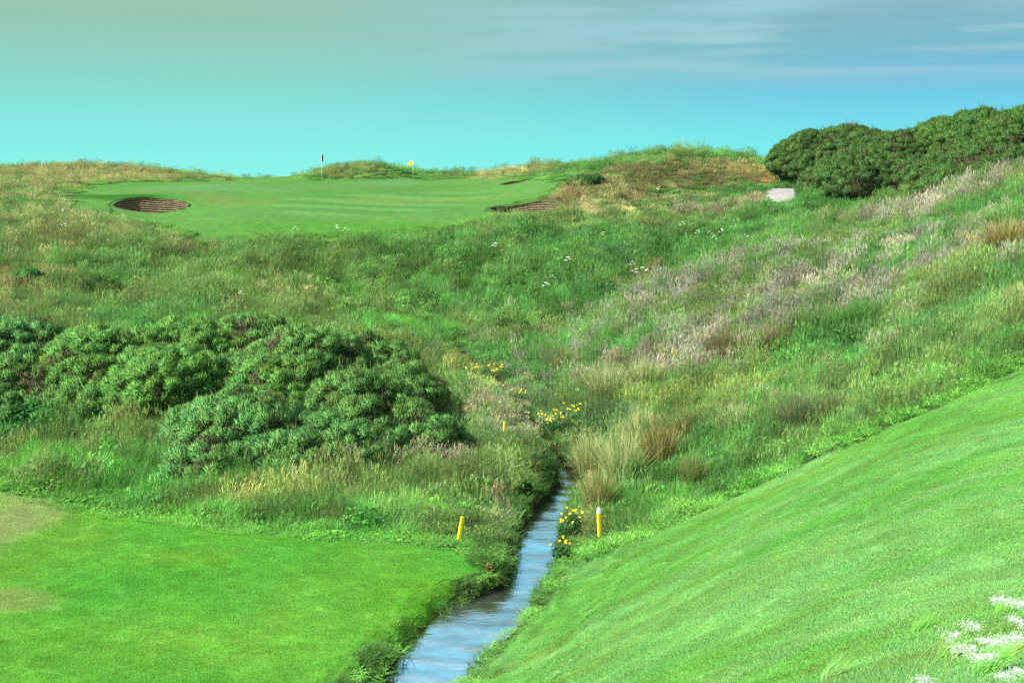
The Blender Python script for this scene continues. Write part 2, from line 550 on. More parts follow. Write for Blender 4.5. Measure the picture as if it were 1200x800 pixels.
def normal_at(x, y, h=0.25):
    nx = (bilerp(x - h, y) - bilerp(x + h, y)) / (2 * h)
    ny = (bilerp(x, y - h) - bilerp(x, y + h)) / (2 * h)
    n = np.stack([nx, ny, np.ones_like(nx)], -1)
    return n / np.linalg.norm(n, axis=-1, keepdims=True)


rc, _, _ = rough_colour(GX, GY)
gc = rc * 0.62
Ds, Hs, Ss = stream_dist(GX, GY)
soil = (smooth(0.5, 0.1, Ds) * 0.9)[..., None]
gc = gc * (1 - soil) + C(78,68,52) * soil
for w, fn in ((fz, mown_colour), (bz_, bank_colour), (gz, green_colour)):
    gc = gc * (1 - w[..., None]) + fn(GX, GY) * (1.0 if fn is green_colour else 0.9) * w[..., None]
for bx, by, hw, hd, fl, rot in BUNK:
    c_, s_ = math.cos(rot), math.sin(rot)
    lx, ly = (GX - bx) * c_ + (GY - by) * s_, -(GX - bx) * s_ + (GY - by) * c_
    e = np.sqrt((lx / hw) ** 2 + (ly / hd) ** 2)
    k = smooth(1.02, 0.95, e)[..., None]
    gc = gc * (1 - k) + C(205,180,135) * k
k = smooth(0.3, -0.3, sd_poly(GX, GY, Q_PATH))[..., None]


def new_mesh(name, V, faces_quad=None, faces=None, mat=None, parent=None, col=None, link=True, smoothf=False, uvless=True):
    me = bpy.data.meshes.new(name)
    if faces_quad is not None:
        q = np.asarray(faces_quad, np.int32)
        n, k_ = q.shape
        me.vertices.add(len(V))
        me.vertices.foreach_set('co', np.asarray(V, np.float32).ravel())
        me.loops.add(n * k_)
        me.loops.foreach_set('vertex_index', q.ravel())
        me.polygons.add(n)
        me.polygons.foreach_set('loop_start', np.arange(0, n * k_, k_, dtype=np.int32))
        me.update(calc_edges=True)
    else:
        me.from_pydata([tuple(v) for v in V], [], faces)
    if smoothf:
        me.polygons.foreach_set('use_smooth', np.ones(len(me.polygons), bool))
    if col is not None:
        at = me.color_attributes.new('col', 'FLOAT_COLOR', 'POINT')
        cc = np.ones((len(V), 4), np.float32)
        cc[:, :3] = col
        at.data.foreach_set('color', cc.ravel())
    me.validate()
    if mat is not None:
        me.materials.append(mat)
    o = bpy.data.objects.new(name, me)
    if link:
        COL.objects.link(o)
    if parent is not None:
        o.parent = parent
    return o


def tag(o, label=None, cat=None, group=None, kind=None):
    if label: o['label'] = label
    if cat: o['category'] = cat
    if group: o['group'] = group
    if kind: o['kind'] = kind
    return o


# ------------------------------------------------------------------ materials
def mat_new(name):
    m = bpy.data.materials.new(name)
    m.use_nodes = True
    nt = m.node_tree
    nt.nodes.clear()
    out = nt.nodes.new('ShaderNodeOutputMaterial')
    return m, nt, out


def N(nt, kind, **kw):
    n = nt.nodes.new(kind)
    for k_, v in kw.items():
        if k_.startswith('i_'):
            n.inputs[k_[2:].replace('_', ' ')].default_value = v
        else:
            setattr(n, k_, v)
    return n


def bsdf(nt, out, rough=0.8, spec=0.2):
    b = nt.nodes.new('ShaderNodeBsdfPrincipled')
    b.inputs['Roughness'].default_value = rough
    b.inputs['Specular IOR Level'].default_value = spec
    nt.links.new(b.outputs[0], out.inputs['Surface'])
    return b


def ground_material():
    m, nt, out = mat_new('ground_turf_and_soil')
    b = bsdf(nt, out, 0.95, 0.05)
    a = N(nt, 'ShaderNodeAttribute', attribute_name='col')
    tc = N(nt, 'ShaderNodeTexCoord')
    n1 = N(nt, 'ShaderNodeTexNoise'); n1.inputs['Scale'].default_value = 9.0; n1.inputs['Detail'].default_value = 6; n1.inputs['Roughness'].default_value = 0.75
    n2 = N(nt, 'ShaderNodeTexNoise'); n2.inputs['Scale'].default_value = 1.7; n2.inputs['Detail'].default_value = 4
    nt.links.new(tc.outputs['Object'], n1.inputs['Vector'])
    nt.links.new(tc.outputs['Object'], n2.inputs['Vector'])
    mr = N(nt, 'ShaderNodeMapRange'); mr.inputs['From Min'].default_value = 0.3; mr.inputs['From Max'].default_value = 0.7; mr.inputs['To Min'].default_value = 0.72; mr.inputs['To Max'].default_value = 1.28
    nt.links.new(n1.outputs['Fac'], mr.inputs['Value'])
    mr2 = N(nt, 'ShaderNodeMapRange'); mr2.inputs['From Min'].default_value = 0.3; mr2.inputs['From Max'].default_value = 0.7; mr2.inputs['To Min'].default_value = 0.85; mr2.inputs['To Max'].default_value = 1.15
    nt.links.new(n2.outputs['Fac'], mr2.inputs['Value'])
    mu = N(nt, 'ShaderNodeMath', operation='MULTIPLY')
    nt.links.new(mr.outputs[0], mu.inputs[0]); nt.links.new(mr2.outputs[0], mu.inputs[1])
    vm = N(nt, 'ShaderNodeVectorMath', operation='SCALE')
    nt.links.new(a.outputs['Color'], vm.inputs[0]); nt.links.new(mu.outputs[0], vm.inputs['Scale'])
    nt.links.new(vm.outputs[0], b.inputs['Base Color'])
    bp = N(nt, 'ShaderNodeBump'); bp.inputs['Strength'].default_value = 0.5; bp.inputs['Distance'].default_value = 0.05
    nt.links.new(n1.outputs['Fac'], bp.inputs['Height']); nt.links.new(bp.outputs[0], b.inputs['Normal'])
    return m


ny_, nx_ = GX.shape
idx = np.arange(ny_ * nx_).reshape(ny_, nx_)
quads = np.stack([idx[:-1, :-1], idx[:-1, 1:], idx[1:, 1:], idx[1:, :-1]], -1).reshape(-1, 4)
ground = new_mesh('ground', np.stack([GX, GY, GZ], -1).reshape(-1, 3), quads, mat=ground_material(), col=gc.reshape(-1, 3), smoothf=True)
tag(ground, 'grassy valley floor, mown turf and rough slopes up to the plateau', None, None, 'structure')
# ------------------------------------------------------------------ plant materials
def plant_material(name, tint='INSTANCER', trans=0.35, vary=True, rough=0.75, spec=0.15):
    """leaf colour = the plant's own tint times the blade's own colour"""
    m, nt, out = mat_new(name)
    v = N(nt, 'ShaderNodeAttribute', attribute_name='col')
    if tint == 'INSTANCER':
        a = N(nt, 'ShaderNodeAttribute', attribute_name='tint', attribute_type='INSTANCER')
        mu = N(nt, 'ShaderNodeVectorMath', operation='MULTIPLY')
        nt.links.new(a.outputs['Color'], mu.inputs[0]); nt.links.new(v.outputs['Color'], mu.inputs[1])
        colr = mu.outputs[0]
    else:
        colr = v.outputs['Color']
    b = nt.nodes.new('ShaderNodeBsdfPrincipled')
    b.inputs['Roughness'].default_value = rough
    b.inputs['Specular IOR Level'].default_value = spec
    nt.links.new(colr, b.inputs['Base Color'])
    t = nt.nodes.new('ShaderNodeBsdfTranslucent')
    nt.links.new(colr, t.inputs['Color'])
    mx = nt.nodes.new('ShaderNodeMixShader')
    mx.inputs[0].default_value = trans
    nt.links.new(b.outputs[0], mx.inputs[1]); nt.links.new(t.outputs[0], mx.inputs[2])
    nt.links.new(mx.outputs[0], out.inputs['Surface'])
    return m


M_GRASS = plant_material('grass_blade')
M_SELF = plant_material('leaf_own_colour', 'OWN')


def plain(name, rgb, rough=0.6, spec=0.3, noise=0.0, scale=20):
    m, nt, out = mat_new(name)
    b = bsdf(nt, out, rough, spec)
    if noise:
        tc_ = N(nt, 'ShaderNodeTexCoord')
        n_ = N(nt, 'ShaderNodeTexNoise'); n_.inputs['Scale'].default_value = scale; n_.inputs['Detail'].default_value = 5
        nt.links.new(tc_.outputs['Object'], n_.inputs['Vector'])
        r_ = N(nt, 'ShaderNodeMapRange'); r_.inputs['From Min'].default_value = .3; r_.inputs['From Max'].default_value = .7
        r_.inputs['To Min'].default_value = 1 - noise; r_.inputs['To Max'].default_value = 1 + noise
        nt.links.new(n_.outputs['Fac'], r_.inputs['Value'])
        s_ = N(nt, 'ShaderNodeVectorMath', operation='SCALE')
        s_.inputs[0].default_value = tuple(rgb)
        nt.links.new(r_.outputs[0], s_.inputs['Scale'])
        nt.links.new(s_.outputs[0], b.inputs['Base Color'])
    else:
        b.inputs['Base Color'].default_value = (*[float(c) for c in rgb], 1)
    return m


# ------------------------------------------------------------------ blades as one array of faces
class Geo:
    """collects quads (triangles as repeated corner are avoided: a tri list is kept apart)"""
    def __init__(s):
        s.V, s.F, s.Cc, s.n = [], [], [], 0

    def add(s, V, Fc, col):
        s.V.append(V)
        s.F.append(Fc + s.n)
        s.Cc.append(col)
        s.n += len(V)

    def mesh(s, name, mat, parent=None, link=True, smoothf=False):
        V = np.concatenate(s.V)
        F_ = np.concatenate(s.F)
        return new_mesh(name, V, F_, mat=mat, col=np.concatenate(s.Cc), parent=parent, link=link, smoothf=smoothf)


def blades(g, base, h, w, lean_dir, lean, col, rng, tip=0.12, droop=0.0):
    """tapered bent blades; base (n,3), h (n), w (n), lean_dir angle (n), lean (n) horizontal reach / height; two quads each"""
    n = len(base)
    lv = np.array([0, 0.5, 1.0])
    dx, dy = np.cos(lean_dir), np.sin(lean_dir)
    sp = lean_dir + rng.uniform(0.6, 2.5, n)
    wx, wy = np.cos(sp), np.sin(sp)
    V = np.zeros((n, 6, 3))
    for k, t in enumerate(lv):
        r = h * lean * t ** 1.7
        zz = h * (t - droop * t ** 3) * np.sqrt(np.maximum(1 - (lean * 0.45 * t) ** 2, 0.25))
        ww = w * (1.0, 0.8, tip)[k] / 2
        for sgn, j in ((-1, 0), (1, 1)):
            V[:, 2 * k + j, 0] = base[:, 0] + dx * r + sgn * wx * ww
            V[:, 2 * k + j, 1] = base[:, 1] + dy * r + sgn * wy * ww
            V[:, 2 * k + j, 2] = base[:, 2] + zz
    i = np.arange(n)[:, None] * 6
    Fq = np.concatenate([i + np.array([[0, 1, 3, 2]]), i + np.array([[2, 3, 5, 4]])])
    cc = np.repeat(col[:, None, :], 6, 1).reshape(-1, 3)
    g.add(V.reshape(-1, 3), Fq, cc)


def disc(n, r, rng):
    a, q = rng.uniform(0, 2 * math.pi, n), r * np.sqrt(rng.uniform(0, 1, n))
    return np.stack([q * np.cos(a), q * np.sin(a), np.full(n, -0.04)], -1)


def shade(n, rng, lo=0.7, hi=1.35, warm=0.12):
    b = rng.uniform(lo, hi, n)
    t = rng.normal(0, warm, n)
    return np.stack([b * (1 + t), b, b * (1 - 0.6 * t)], -1)


def make_source(name, parts, coll, mat):
    o = parts.mesh(name, mat, link=False)
    coll.objects.link(o)
    return o


# rough grass clump kinds ------------------------------------------------
rough_coll = bpy.data.collections.new('rough_grass_kinds')
RK = []
for k in range(5):        # 0-4 leafy grass
    rng = np.random.default_rng(100 + k)
    g = Geo()
    n = 110
    b = disc(n, 0.42, rng)
    blades(g, b, rng.uniform(0.22, 0.55, n), rng.uniform(0.012, 0.024, n), rng.uniform(0, 6.28, n), rng.uniform(0.15, 0.9, n), shade(n, rng), rng, droop=0.15)
    n = 40
    b = disc(n, 0.36, rng)
    blades(g, b, rng.uniform(0.4, 0.72, n), rng.uniform(0.010, 0.018, n), rng.normal(0.7, 0.9, n), rng.uniform(0.1, 0.6, n), shade(n, rng, .8, 1.4), rng, droop=0.1)
    make_source('grass_clump_%02d' % k, g, rough_coll, M_GRASS)


def seed_heads(g, n, rng, r, hlo, hhi, col):
    b = disc(n, r, rng)
    h = rng.uniform(hlo, hhi, n)
    ld, le = rng.normal(0.6, 0.8, n), rng.uniform(0.05, 0.4, n)
    blades(g, b, h, np.full(n, 0.007), ld, le, np.tile([1.0, 1.0, 0.75], (n, 1)) * 0.9, rng, tip=0.7)
    top = np.stack([b[:, 0] + np.cos(ld) * h * le, b[:, 1] + np.sin(ld) * h * le, b[:, 2] + h * np.sqrt(np.maximum(1 - (le * .45) ** 2, .25))], -1)
    for q in range(3):
        m = len(top)
        off = rng.normal(0, 0.018, (m, 3))
        off[:, 2] = rng.uniform(-0.15, 0.0, m)
        blades(g, top + off, rng.uniform(0.07, 0.15, m), rng.uniform(0.012, 0.026, m), ld + rng.normal(0, .8, m), rng.uniform(0.2, 0.8, m), col * shade(m, rng, .8, 1.25, .06), rng, tip=0.3)


for k in range(5, 9):     # 5-8 grass in seed: stems with pale heads
    rng = np.random.default_rng(100 + k)
    g = Geo()
    n = 95
    b = disc(n, 0.42, rng)
    blades(g, b, rng.uniform(0.2, 0.5, n), rng.uniform(0.012, 0.022, n), rng.uniform(0, 6.28, n), rng.uniform(0.15, 0.9, n), shade(n, rng, .65, 1.2), rng, droop=0.15)
    seed_heads(g, 26, rng, 0.4, 0.45, 0.85, np.array([1.22, 1.14, 1.05]))
    make_source('grass_clump_%02d' % k, g, rough_coll, M_GRASS)
for k in range(9, 11):    # 9-10 low broad-leaved herbs among the grass
    rng = np.random.default_rng(100 + k)
    g = Geo()
    n = 70
    b = disc(n, 0.4, rng)
    b[:, 2] = rng.uniform(0.0, 0.38, n) * (1 - (np.hypot(b[:, 0], b[:, 1]) / 0.45) ** 2)
    blades(g, b, rng.uniform(0.10, 0.2, n), rng.uniform(0.05, 0.10, n), rng.uniform(0, 6.28, n), rng.uniform(0.6, 1.4, n), shade(n, rng, .7, 1.2), rng, droop=0.3)
    n = 40
    blades(g, disc(n, 0.4, rng), rng.uniform(0.2, 0.4, n), rng.uniform(0.012, 0.02, n), rng.uniform(0, 6.28, n), rng.uniform(0.15, 0.7, n), shade(n, rng), rng)
    make_source('grass_clump_%02d' % k, g, rough_coll, M_GRASS)

turf_coll = bpy.data.collections.new('turf_kinds')
for k in range(4):
    rng = np.random.default_rng(200 + k)
    g = Geo()
    n = 900
    b = disc(n, 0.36, rng)
    b[:, 2] = -0.012
    blades(g, b, rng.uniform(0.022, 0.05, n), rng.uniform(0.004, 0.008, n), rng.uniform(0, 6.28, n), rng.uniform(0.3, 1.2, n), shade(n, rng, .65, 1.4, .1), rng, tip=0.3)
    make_source('turf_clump_%02d' % k, g, turf_coll, M_GRASS)


def scatter(name, pts, rot, scl, kind, tint, coll, label):
    me = bpy.data.meshes.new(name)
    me.vertices.add(len(pts))
    me.vertices.foreach_set('co', np.asarray(pts, np.float32).ravel())
    for an, ty, da, key in (('rot', 'FLOAT_VECTOR', rot, 'vector'), ('scl', 'FLOAT_VECTOR', scl, 'vector')):
        a = me.attributes.new(an, ty, 'POINT')
        a.data.foreach_set(key, np.asarray(da, np.float32).ravel())
    a = me.attributes.new('pick', 'INT', 'POINT')
    a.data.foreach_set('value', np.asarray(kind, np.int32))
    a = me.attributes.new('tint', 'FLOAT_COLOR', 'POINT')
    cc = np.ones((len(pts), 4), np.float32)
    cc[:, :3] = np.clip(tint, 0.001, 0.9)
    a.data.foreach_set('color', cc.ravel())
    o = bpy.data.objects.new(name, me)
    COL.objects.link(o)
    ng = bpy.data.node_groups.new(name + '_nodes', 'GeometryNodeTree')
    ng.interface.new_socket('Geometry', in_out='INPUT', socket_type='NodeSocketGeometry')
    ng.interface.new_socket('Geometry', in_out='OUTPUT', socket_type='NodeSocketGeometry')
    gi, go = ng.nodes.new('NodeGroupInput'), ng.nodes.new('NodeGroupOutput')
    ip = ng.nodes.new('GeometryNodeInstanceOnPoints')
    ci = ng.nodes.new('GeometryNodeCollectionInfo')
    ci.inputs['Collection'].default_value = coll
    ci.inputs['Separate Children'].default_value = True
    ci.inputs['Reset Children'].default_value = True

    def attr(nm, ty):
        n_ = ng.nodes.new('GeometryNodeInputNamedAttribute')
        n_.data_type = ty
        n_.inputs['Name'].default_value = nm
        return [s for s in n_.outputs if s.enabled and s.name == 'Attribute'][0]
    e2r = ng.nodes.new('FunctionNodeEulerToRotation')
    ng.links.new(attr('rot', 'FLOAT_VECTOR'), e2r.inputs[0])
    ng.links.new(gi.outputs[0], ip.inputs['Points'])
    ng.links.new(ci.outputs[0], ip.inputs['Instance'])
    ip.inputs['Pick Instance'].default_value = True
    ng.links.new(attr('pick', 'INT'), ip.inputs['Instance Index'])
    ng.links.new(e2r.outputs[0], ip.inputs['Rotation'])
    ng.links.new(attr('scl', 'FLOAT_VECTOR'), ip.inputs['Scale'])
    ng.links.new(ip.outputs[0], go.inputs[0])
    md = o.modifiers.new('scatter', 'NODES')
    md.node_group = ng
    tag(o, label, None, None, 'stuff')
    return o


def rand_xy(x0, x1, y0, y1, dens, rng):
    """jittered grid over a rectangle"""
    s = 1 / math.sqrt(dens)
    gx, gy = np.meshgrid(np.arange(x0, x1, s), np.arange(y0, y1, s))
    gx = gx.ravel() + rng.uniform(-.6, .6, gx.size) * s
    gy = gy.ravel() + rng.uniform(-.6, .6, gy.size) * s
    return gx, gy


# rough grass everywhere that is not mown, water, path or bunker ------------
rng = np.random.default_rng(5)
px, py = [], []
for y0, y1, dens in ((24, 45, 9.0), (45, 60, 7.0), (60, 90, 5.0), (90, 140, 3.4)):
    hwx = y1 * 0.44 + 5
    a, b = rand_xy(-hwx, hwx, y0, y1, dens, rng)
    m = (np.abs(a) < b * 0.44 + 5)
    px.append(a[m]); py.append(b[m])
px, py = np.concatenate(px), np.concatenate(py)
f, b_, g_ = zones(px, py)
Dp, Hp, Sp = stream_dist(px, py)
ok = (np.maximum(np.maximum(f, b_), g_) < 0.4) & (Dp > np.where((py > 39) & (py < 49), .38, .12))
for bx, by, hw, hd, fl, rot in BUNK:
    c_, s_ = math.cos(rot), math.sin(rot)
    lx, ly = (px - bx) * c_ + (py - by) * s_, -(px - bx) * s_ + (py - by) * c_
    ok &= ((lx / (hw + .3)) ** 2 + (ly / np.where(ly < 0, hd + 1.6, hd + .3)) ** 2) > 1
ok &= sd_poly(px, py, Q_PATH) > 0.0
# the strip beside the right mown edge is kept short
px, py = px[ok], py[ok]
Dp, Sp = Dp[ok], Sp[ok]
pz = bilerp(px, py)
tint, seedp, tall = rough_colour(px, py, rng)
edge = np.minimum(np.minimum(sd_poly(px, py, Q_FAIR), sd_poly(px, py, Q_BANK)), sd_poly(px, py, Q_GREEN))
hmul = (0.26 + 0.74 * smooth(0.3, 2.4, edge)) * tall * (0.45 + 1.1 * fbm(px * 0.45, py * 0.45, 123)) * rng.uniform(0.75, 1.25, len(px))
# low beside the water so that the stream stays in view
hmul *= 0.35 + 0.65 * smooth(0.1, 1.8, Dp)
# strimmed round the marker stakes
for su, sv in ((537, 633), (703, 630), (591, 511)):
    q_ = ground_at(su, sv)
    hmul *= 0.3 + 0.7 * smooth(0.4, 1.3, np.hypot(px - q_.x, (py - q_.y + .3) * .8))
low = 1 - smooth(82, 96, py) * 0.5
hmul *= low
sp_ = rng.uniform(0, 1, len(px))
kind = np.where(sp_ < seedp, rng.integers(5, 9, len(px)), rng.integers(0, 5, len(px)))
herb = (rng.uniform(0, 1, len(px)) < 0.10 + 0.25 * smooth(.55, .7, fbm(px * .4, py * .4, 77)))
herb &= Dp > 1.2
tallseed = (rng.uniform(0, 1, len(px)) < .12) & (py > 90) & (edge > 1.5)
hmul = np.where(tallseed, hmul * 1.55, hmul)
kind = np.where(tallseed, rng.integers(5, 9, len(px)), kind)
kind = np.where(herb & (kind < 5), rng.integers(9, 11, len(px)), kind)
nr = normal_at(px, py)
rot = np.stack([-nr[:, 1] * 0.35, nr[:, 0] * 0.35, rng.uniform(0, 6.28, len(px))], -1)
scl = np.stack([rng.uniform(.9, 1.25, len(px))] * 2 + [hmul * 1.15], -1)
tint = tint * rng.uniform(0.82, 1.2, (len(px), 1)) * (1 + rng.normal(0, .06, (len(px), 3)))
RT = 2.7
# a lighter shorter fringe runs along the mown edges
fr_ = (smooth(2.0, 0.5, edge) * 0.7)[:, None]
tint = tint * (1 - fr_) + C(108,172,72) * fr_ * rng.uniform(.8, 1.2, (len(px), 1))
# long dark grass hanging over both banks of the stream
rs = np.random.default_rng(15)
ex, ey = rand_xy(-14, 8, 22, 58, 26.0, rs)
De, He, Se = stream_dist(ex, ey)
fe, be, ge = zones(ex, ey)
m = (De > np.where(ey > 39.5, .12, -0.02)) & (De < np.where(Se < 0, 1.0, np.where(ey > 37, 0.7, 0.2))) & (fe < .5) & ((be < .5) | (De < .3)) & ((Se < 0) | (rs.uniform(0, 1, len(ex)) < .55))
ex, ey, De, Se = ex[m], ey[m], De[m], Se[m]
ez = bilerp(ex, ey)
ne = normal_at(ex, ey)
nE = len(ex)
rotE = np.stack([-ne[:, 1] * 0.6, ne[:, 0] * 0.6, rs.uniform(0, 6.28, nE)], -1)
hE = rs.uniform(.4, .9, nE) * np.where(Se < 0, np.where(ey < 38, .42, .38), .26)
sclE = np.stack([rs.uniform(.7, 1.0, nE)] * 2 + [hE], -1)
tE = np.where((rs.uniform(0, 1, nE) < .6)[:, None], C(74,118,54), C(96,140,70)) * rs.uniform(.7, 1.25, (nE, 1)) * 2.0
kE = rs.integers(0, 5, nE)
kE = np.where(rs.uniform(0, 1, nE) < .12, 5 + kE % 4, kE)
px, py, pz = np.concatenate([px, ex]), np.concatenate([py, ey]), np.concatenate([pz, ez])
rot, scl, kind = np.concatenate([rot, rotE]), np.concatenate([scl, sclE]), np.concatenate([kind, kE])
tint = np.concatenate([tint, tE / RT])
scatter('rough_grass', np.stack([px, py, pz], -1), rot, scl, kind, tint * RT, rough_coll,
        'long rough grass in seed covering the slopes, banks and dunes')
print('rough clumps', len(px))

# mown turf: short blades on the near fairway and the near bank ---------------
rng = np.random.default_rng(6)
px, py = rand_xy(-24, 24, 4, 43, 8.5, rng)
m = (np.abs(px) < py * 0.43 + 2.5)
px, py = px[m], py[m]
f, b_, g_ = zones(px, py)
m = np.maximum(f, b_) > 0.5
px, py, f, b_ = px[m], py[m], f[m], b_[m]
pz = bilerp(px, py)
tint = np.where((f > b_)[:, None], mown_colour(px, py) * 0.84, bank_colour(px, py) * 0.76)
nr = normal_at(px, py)
spin = rng.uniform(0, 6.28, len(px))
# Euler angles that turn the clump's up axis to the slope after spinning about it
ax_ = np.arcsin(np.clip(-nr[:, 1], -1, 1))
ay_ = np.arctan2(nr[:, 0], nr[:, 2])
rot = np.stack([ax_, ay_, np.zeros(len(px))], -1)
scl = np.ones((len(px), 3)) * rng.uniform(.85, 1.2, (len(px), 1))
scl[:, 2] *= 0.7 + 0.8 * fbm(px * .8, py * .8, 17)
scatter('mown_turf', np.stack([px, py, pz], -1), rot, scl, rng.integers(0, 4, len(px)), tint * 1.75 * rng.uniform(.82, 1.18, (len(px), 1)) * (1 + rng.normal(0, .05, (len(px), 3))), turf_coll,
        'close mown fairway turf on the flat and on the bank beside the stream')
print('turf clumps', len(px))
# ------------------------------------------------------------------ empties and solid helpers
def thing(name, label, cat, loc, group=None, rz=0.0):
    o = bpy.data.objects.new(name, None)
    o.empty_display_size = 0.3
    COL.objects.link(o)
    o.location = loc
    o.rotation_euler = (0, 0, rz)
    return tag(o, label, cat, group)


def bm_obj(name, bm, mat, parent=None, smoothf=True):
    me = bpy.data.meshes.new(name)
    bm.to_mesh(me)
    bm.free()
    if smoothf:
        me.polygons.foreach_set('use_smooth', np.ones(len(me.polygons), bool))
    me.materials.append(mat)
    o = bpy.data.objects.new(name, me)
    COL.objects.link(o)
    if parent is not None:
        o.parent = parent
    return o


def tube(bm, pts, radii, seg=8, cap=True):
    pts = [Vector(p) for p in pts]
    rings = []
    for i, p in enumerate(pts):
        d = (pts[min(i + 1, len(pts) - 1)] - pts[max(i - 1, 0)]).normalized()
        a = d.orthogonal().normalized() if abs(d.z) < 0.95 else Vector((1, 0, 0))
        a = (a - d * a.dot(d)).normalized()
        b = d.cross(a)
        rings.append([bm.verts.new(p + (a * math.cos(t) + b * math.sin(t)) * radii[i]) for t in [2 * math.pi * k / seg for k in range(seg)]])
    for r0, r1 in zip(rings, rings[1:]):
        for k in range(seg):
            bm.faces.new((r0[k], r0[(k + 1) % seg], r1[(k + 1) % seg], r1[k]))
    if cap:
        bm.faces.new(rings[0][::-1])
        bm.faces.new(rings[-1])


# ------------------------------------------------------------------ stream water
def water_material():
    m, nt, out = mat_new('stream_water')
    b = nt.nodes.new('ShaderNodeBsdfPrincipled')
    b.inputs['Base Color'].default_value = (0.045, 0.05, 0.045, 1)
    b.inputs['Roughness'].default_value = 0.12
    b.inputs['IOR'].default_value = 1.33
    b.inputs['Specular IOR Level'].default_value = 0.9
    g_ = nt.nodes.new('ShaderNodeBsdfGlossy')
    g_.inputs['Color'].default_value = (0.85, 0.9, 0.95, 1)
    g_.inputs['Roughness'].default_value = 0.07
    tc_ = N(nt, 'ShaderNodeTexCoord')
    mp_ = N(nt, 'ShaderNodeMapping')
    mp_.inputs['Rotation'].default_value = (0, 0, math.radians(-15))
    mp_.inputs['Scale'].default_value = (1.0, 1.5, 1)
    nt.links.new(tc_.outputs['Object'], mp_.inputs[0])
    n1 = N(nt, 'ShaderNodeTexNoise'); n1.inputs['Scale'].default_value = 1.3; n1.inputs['Detail'].default_value = 3; n1.inputs['Distortion'].default_value = 0.6
    n2 = N(nt, 'ShaderNodeTexNoise'); n2.inputs['Scale'].default_value = 6; n2.inputs['Detail'].default_value = 3
    nt.links.new(mp_.outputs[0], n1.inputs['Vector']); nt.links.new(mp_.outputs[0], n2.inputs['Vector'])
    v = N(nt, 'ShaderNodeAttribute', attribute_name='col')          # where the bed is shallow the surface is broken
    ad = N(nt, 'ShaderNodeMath', operation='MULTIPLY_ADD')
    nt.links.new(n2.outputs['Fac'], ad.inputs[0]); nt.links.new(v.outputs['Fac'], ad.inputs[1]); nt.links.new(n1.outputs['Fac'], ad.inputs[2])
    bp = N(nt, 'ShaderNodeBump'); bp.inputs['Strength'].default_value = 0.16; bp.inputs['Distance'].default_value = 0.12
    nt.links.new(ad.outputs[0], bp.inputs['Height'])
    for s_ in (b, g_):
        nt.links.new(bp.outputs[0], s_.inputs['Normal'])
    mx = nt.nodes.new('ShaderNodeMixShader')
    n3 = N(nt, 'ShaderNodeTexNoise'); n3.inputs['Scale'].default_value = 0.9; n3.inputs['Detail'].default_value = 4; n3.inputs['Roughness'].default_value = 0.6
    nt.links.new(mp_.outputs[0], n3.inputs['Vector'])
    r3 = N(nt, 'ShaderNodeMapRange'); r3.inputs['From Min'].default_value = .35; r3.inputs['From Max'].default_value = .65; r3.inputs['To Min'].default_value = .38; r3.inputs['To Max'].default_value = .92
    nt.links.new(n3.outputs['Fac'], r3.inputs['Value'])
    s3 = N(nt, 'ShaderNodeMath', operation='MULTIPLY_ADD'); s3.inputs[1].default_value = -0.75; s3.use_clamp = True
    nt.links.new(v.outputs['Fac'], s3.inputs[0]); nt.links.new(r3.outputs[0], s3.inputs[2])
    nt.links.new(s3.outputs[0], mx.inputs[0])
    nt.links.new(b.outputs[0], mx.inputs[1]); nt.links.new(g_.outputs[0], mx.inputs[2])
    nt.links.new(mx.outputs[0], out.inputs['Surface'])
    return m


SDW = densify(SL, 14)
_v, _c = [], []
NW = 13
for i, (x_, y_, hw_, z_) in enumerate(SDW):
    a = SDW[min(i + 1, len(SDW) - 1)] - SDW[max(i - 1, 0)]
    l_ = math.hypot(a[0], a[1])
    nx_, ny2 = a[1] / l_, -a[0] / l_
    for k in range(NW):
        t = (k / (NW - 1) * 2 - 1) * (hw_ + 0.25)
        xx, yy = x_ + nx_ * t, y_ + ny2 * t
        _v.append((xx, yy, z_ + 0.012 * math.sin(yy * 5 + xx * 2) * 0.5))
        rif = math.exp(-((yy - 33.0) / 1.1) ** 2) + 0.6 * math.exp(-((yy - 42.0) / 0.8) ** 2)
        _c.append((rif, rif, rif))
ii = np.arange(len(SDW) * NW).reshape(-1, NW)
_q = np.stack([ii[:-1, :-1], ii[:-1, 1:], ii[1:, 1:], ii[1:, :-1]], -1).reshape(-1, 4)
stream = new_mesh('stream', np.array(_v), _q, mat=water_material(), col=np.array(_c) * 0.5, smoothf=True)
tag(stream, 'narrow burn of rippled water reflecting the blue sky', None, None, 'structure')

# ------------------------------------------------------------------ gravel path end
cs4 = [pick(u_, v_, bilerp)[:2] for u_, v_ in ((884, 236), (938, 240), (940, 221), (900, 221.5))]
si, ti = np.meshgrid(np.linspace(0, 1, 16), np.linspace(0, 1, 30))
wob_ = 0.12 * (fbm(si * 7, ti * 9, 3) - .5)
gx = (cs4[0][0] * (1 - si) + cs4[1][0] * si) * (1 - ti) + (cs4[3][0] * (1 - si) + cs4[2][0] * si) * ti + wob_
gy = (cs4[0][1] * (1 - si) + cs4[1][1] * si) * (1 - ti) + (cs4[3][1] * (1 - si) + cs4[2][1] * si) * ti
gzz = bilerp(gx, gy) + 0.02
ii = np.arange(gx.size).reshape(gx.shape)
_q = np.stack([ii[:-1, :-1], ii[:-1, 1:], ii[1:, 1:], ii[1:, :-1]], -1).reshape(-1, 4)
keep = np.ones(len(_q), bool)
path = new_mesh('path', np.stack([gx, gy, gzz], -1).reshape(-1, 3), _q[keep], mat=plain('pale_gravel', C(198,196,192, 1.0), .95, .1, .3, 3), smoothf=True)
tag(path, 'short pale grey gravel path between the mound and the gorse', None, None, 'structure')


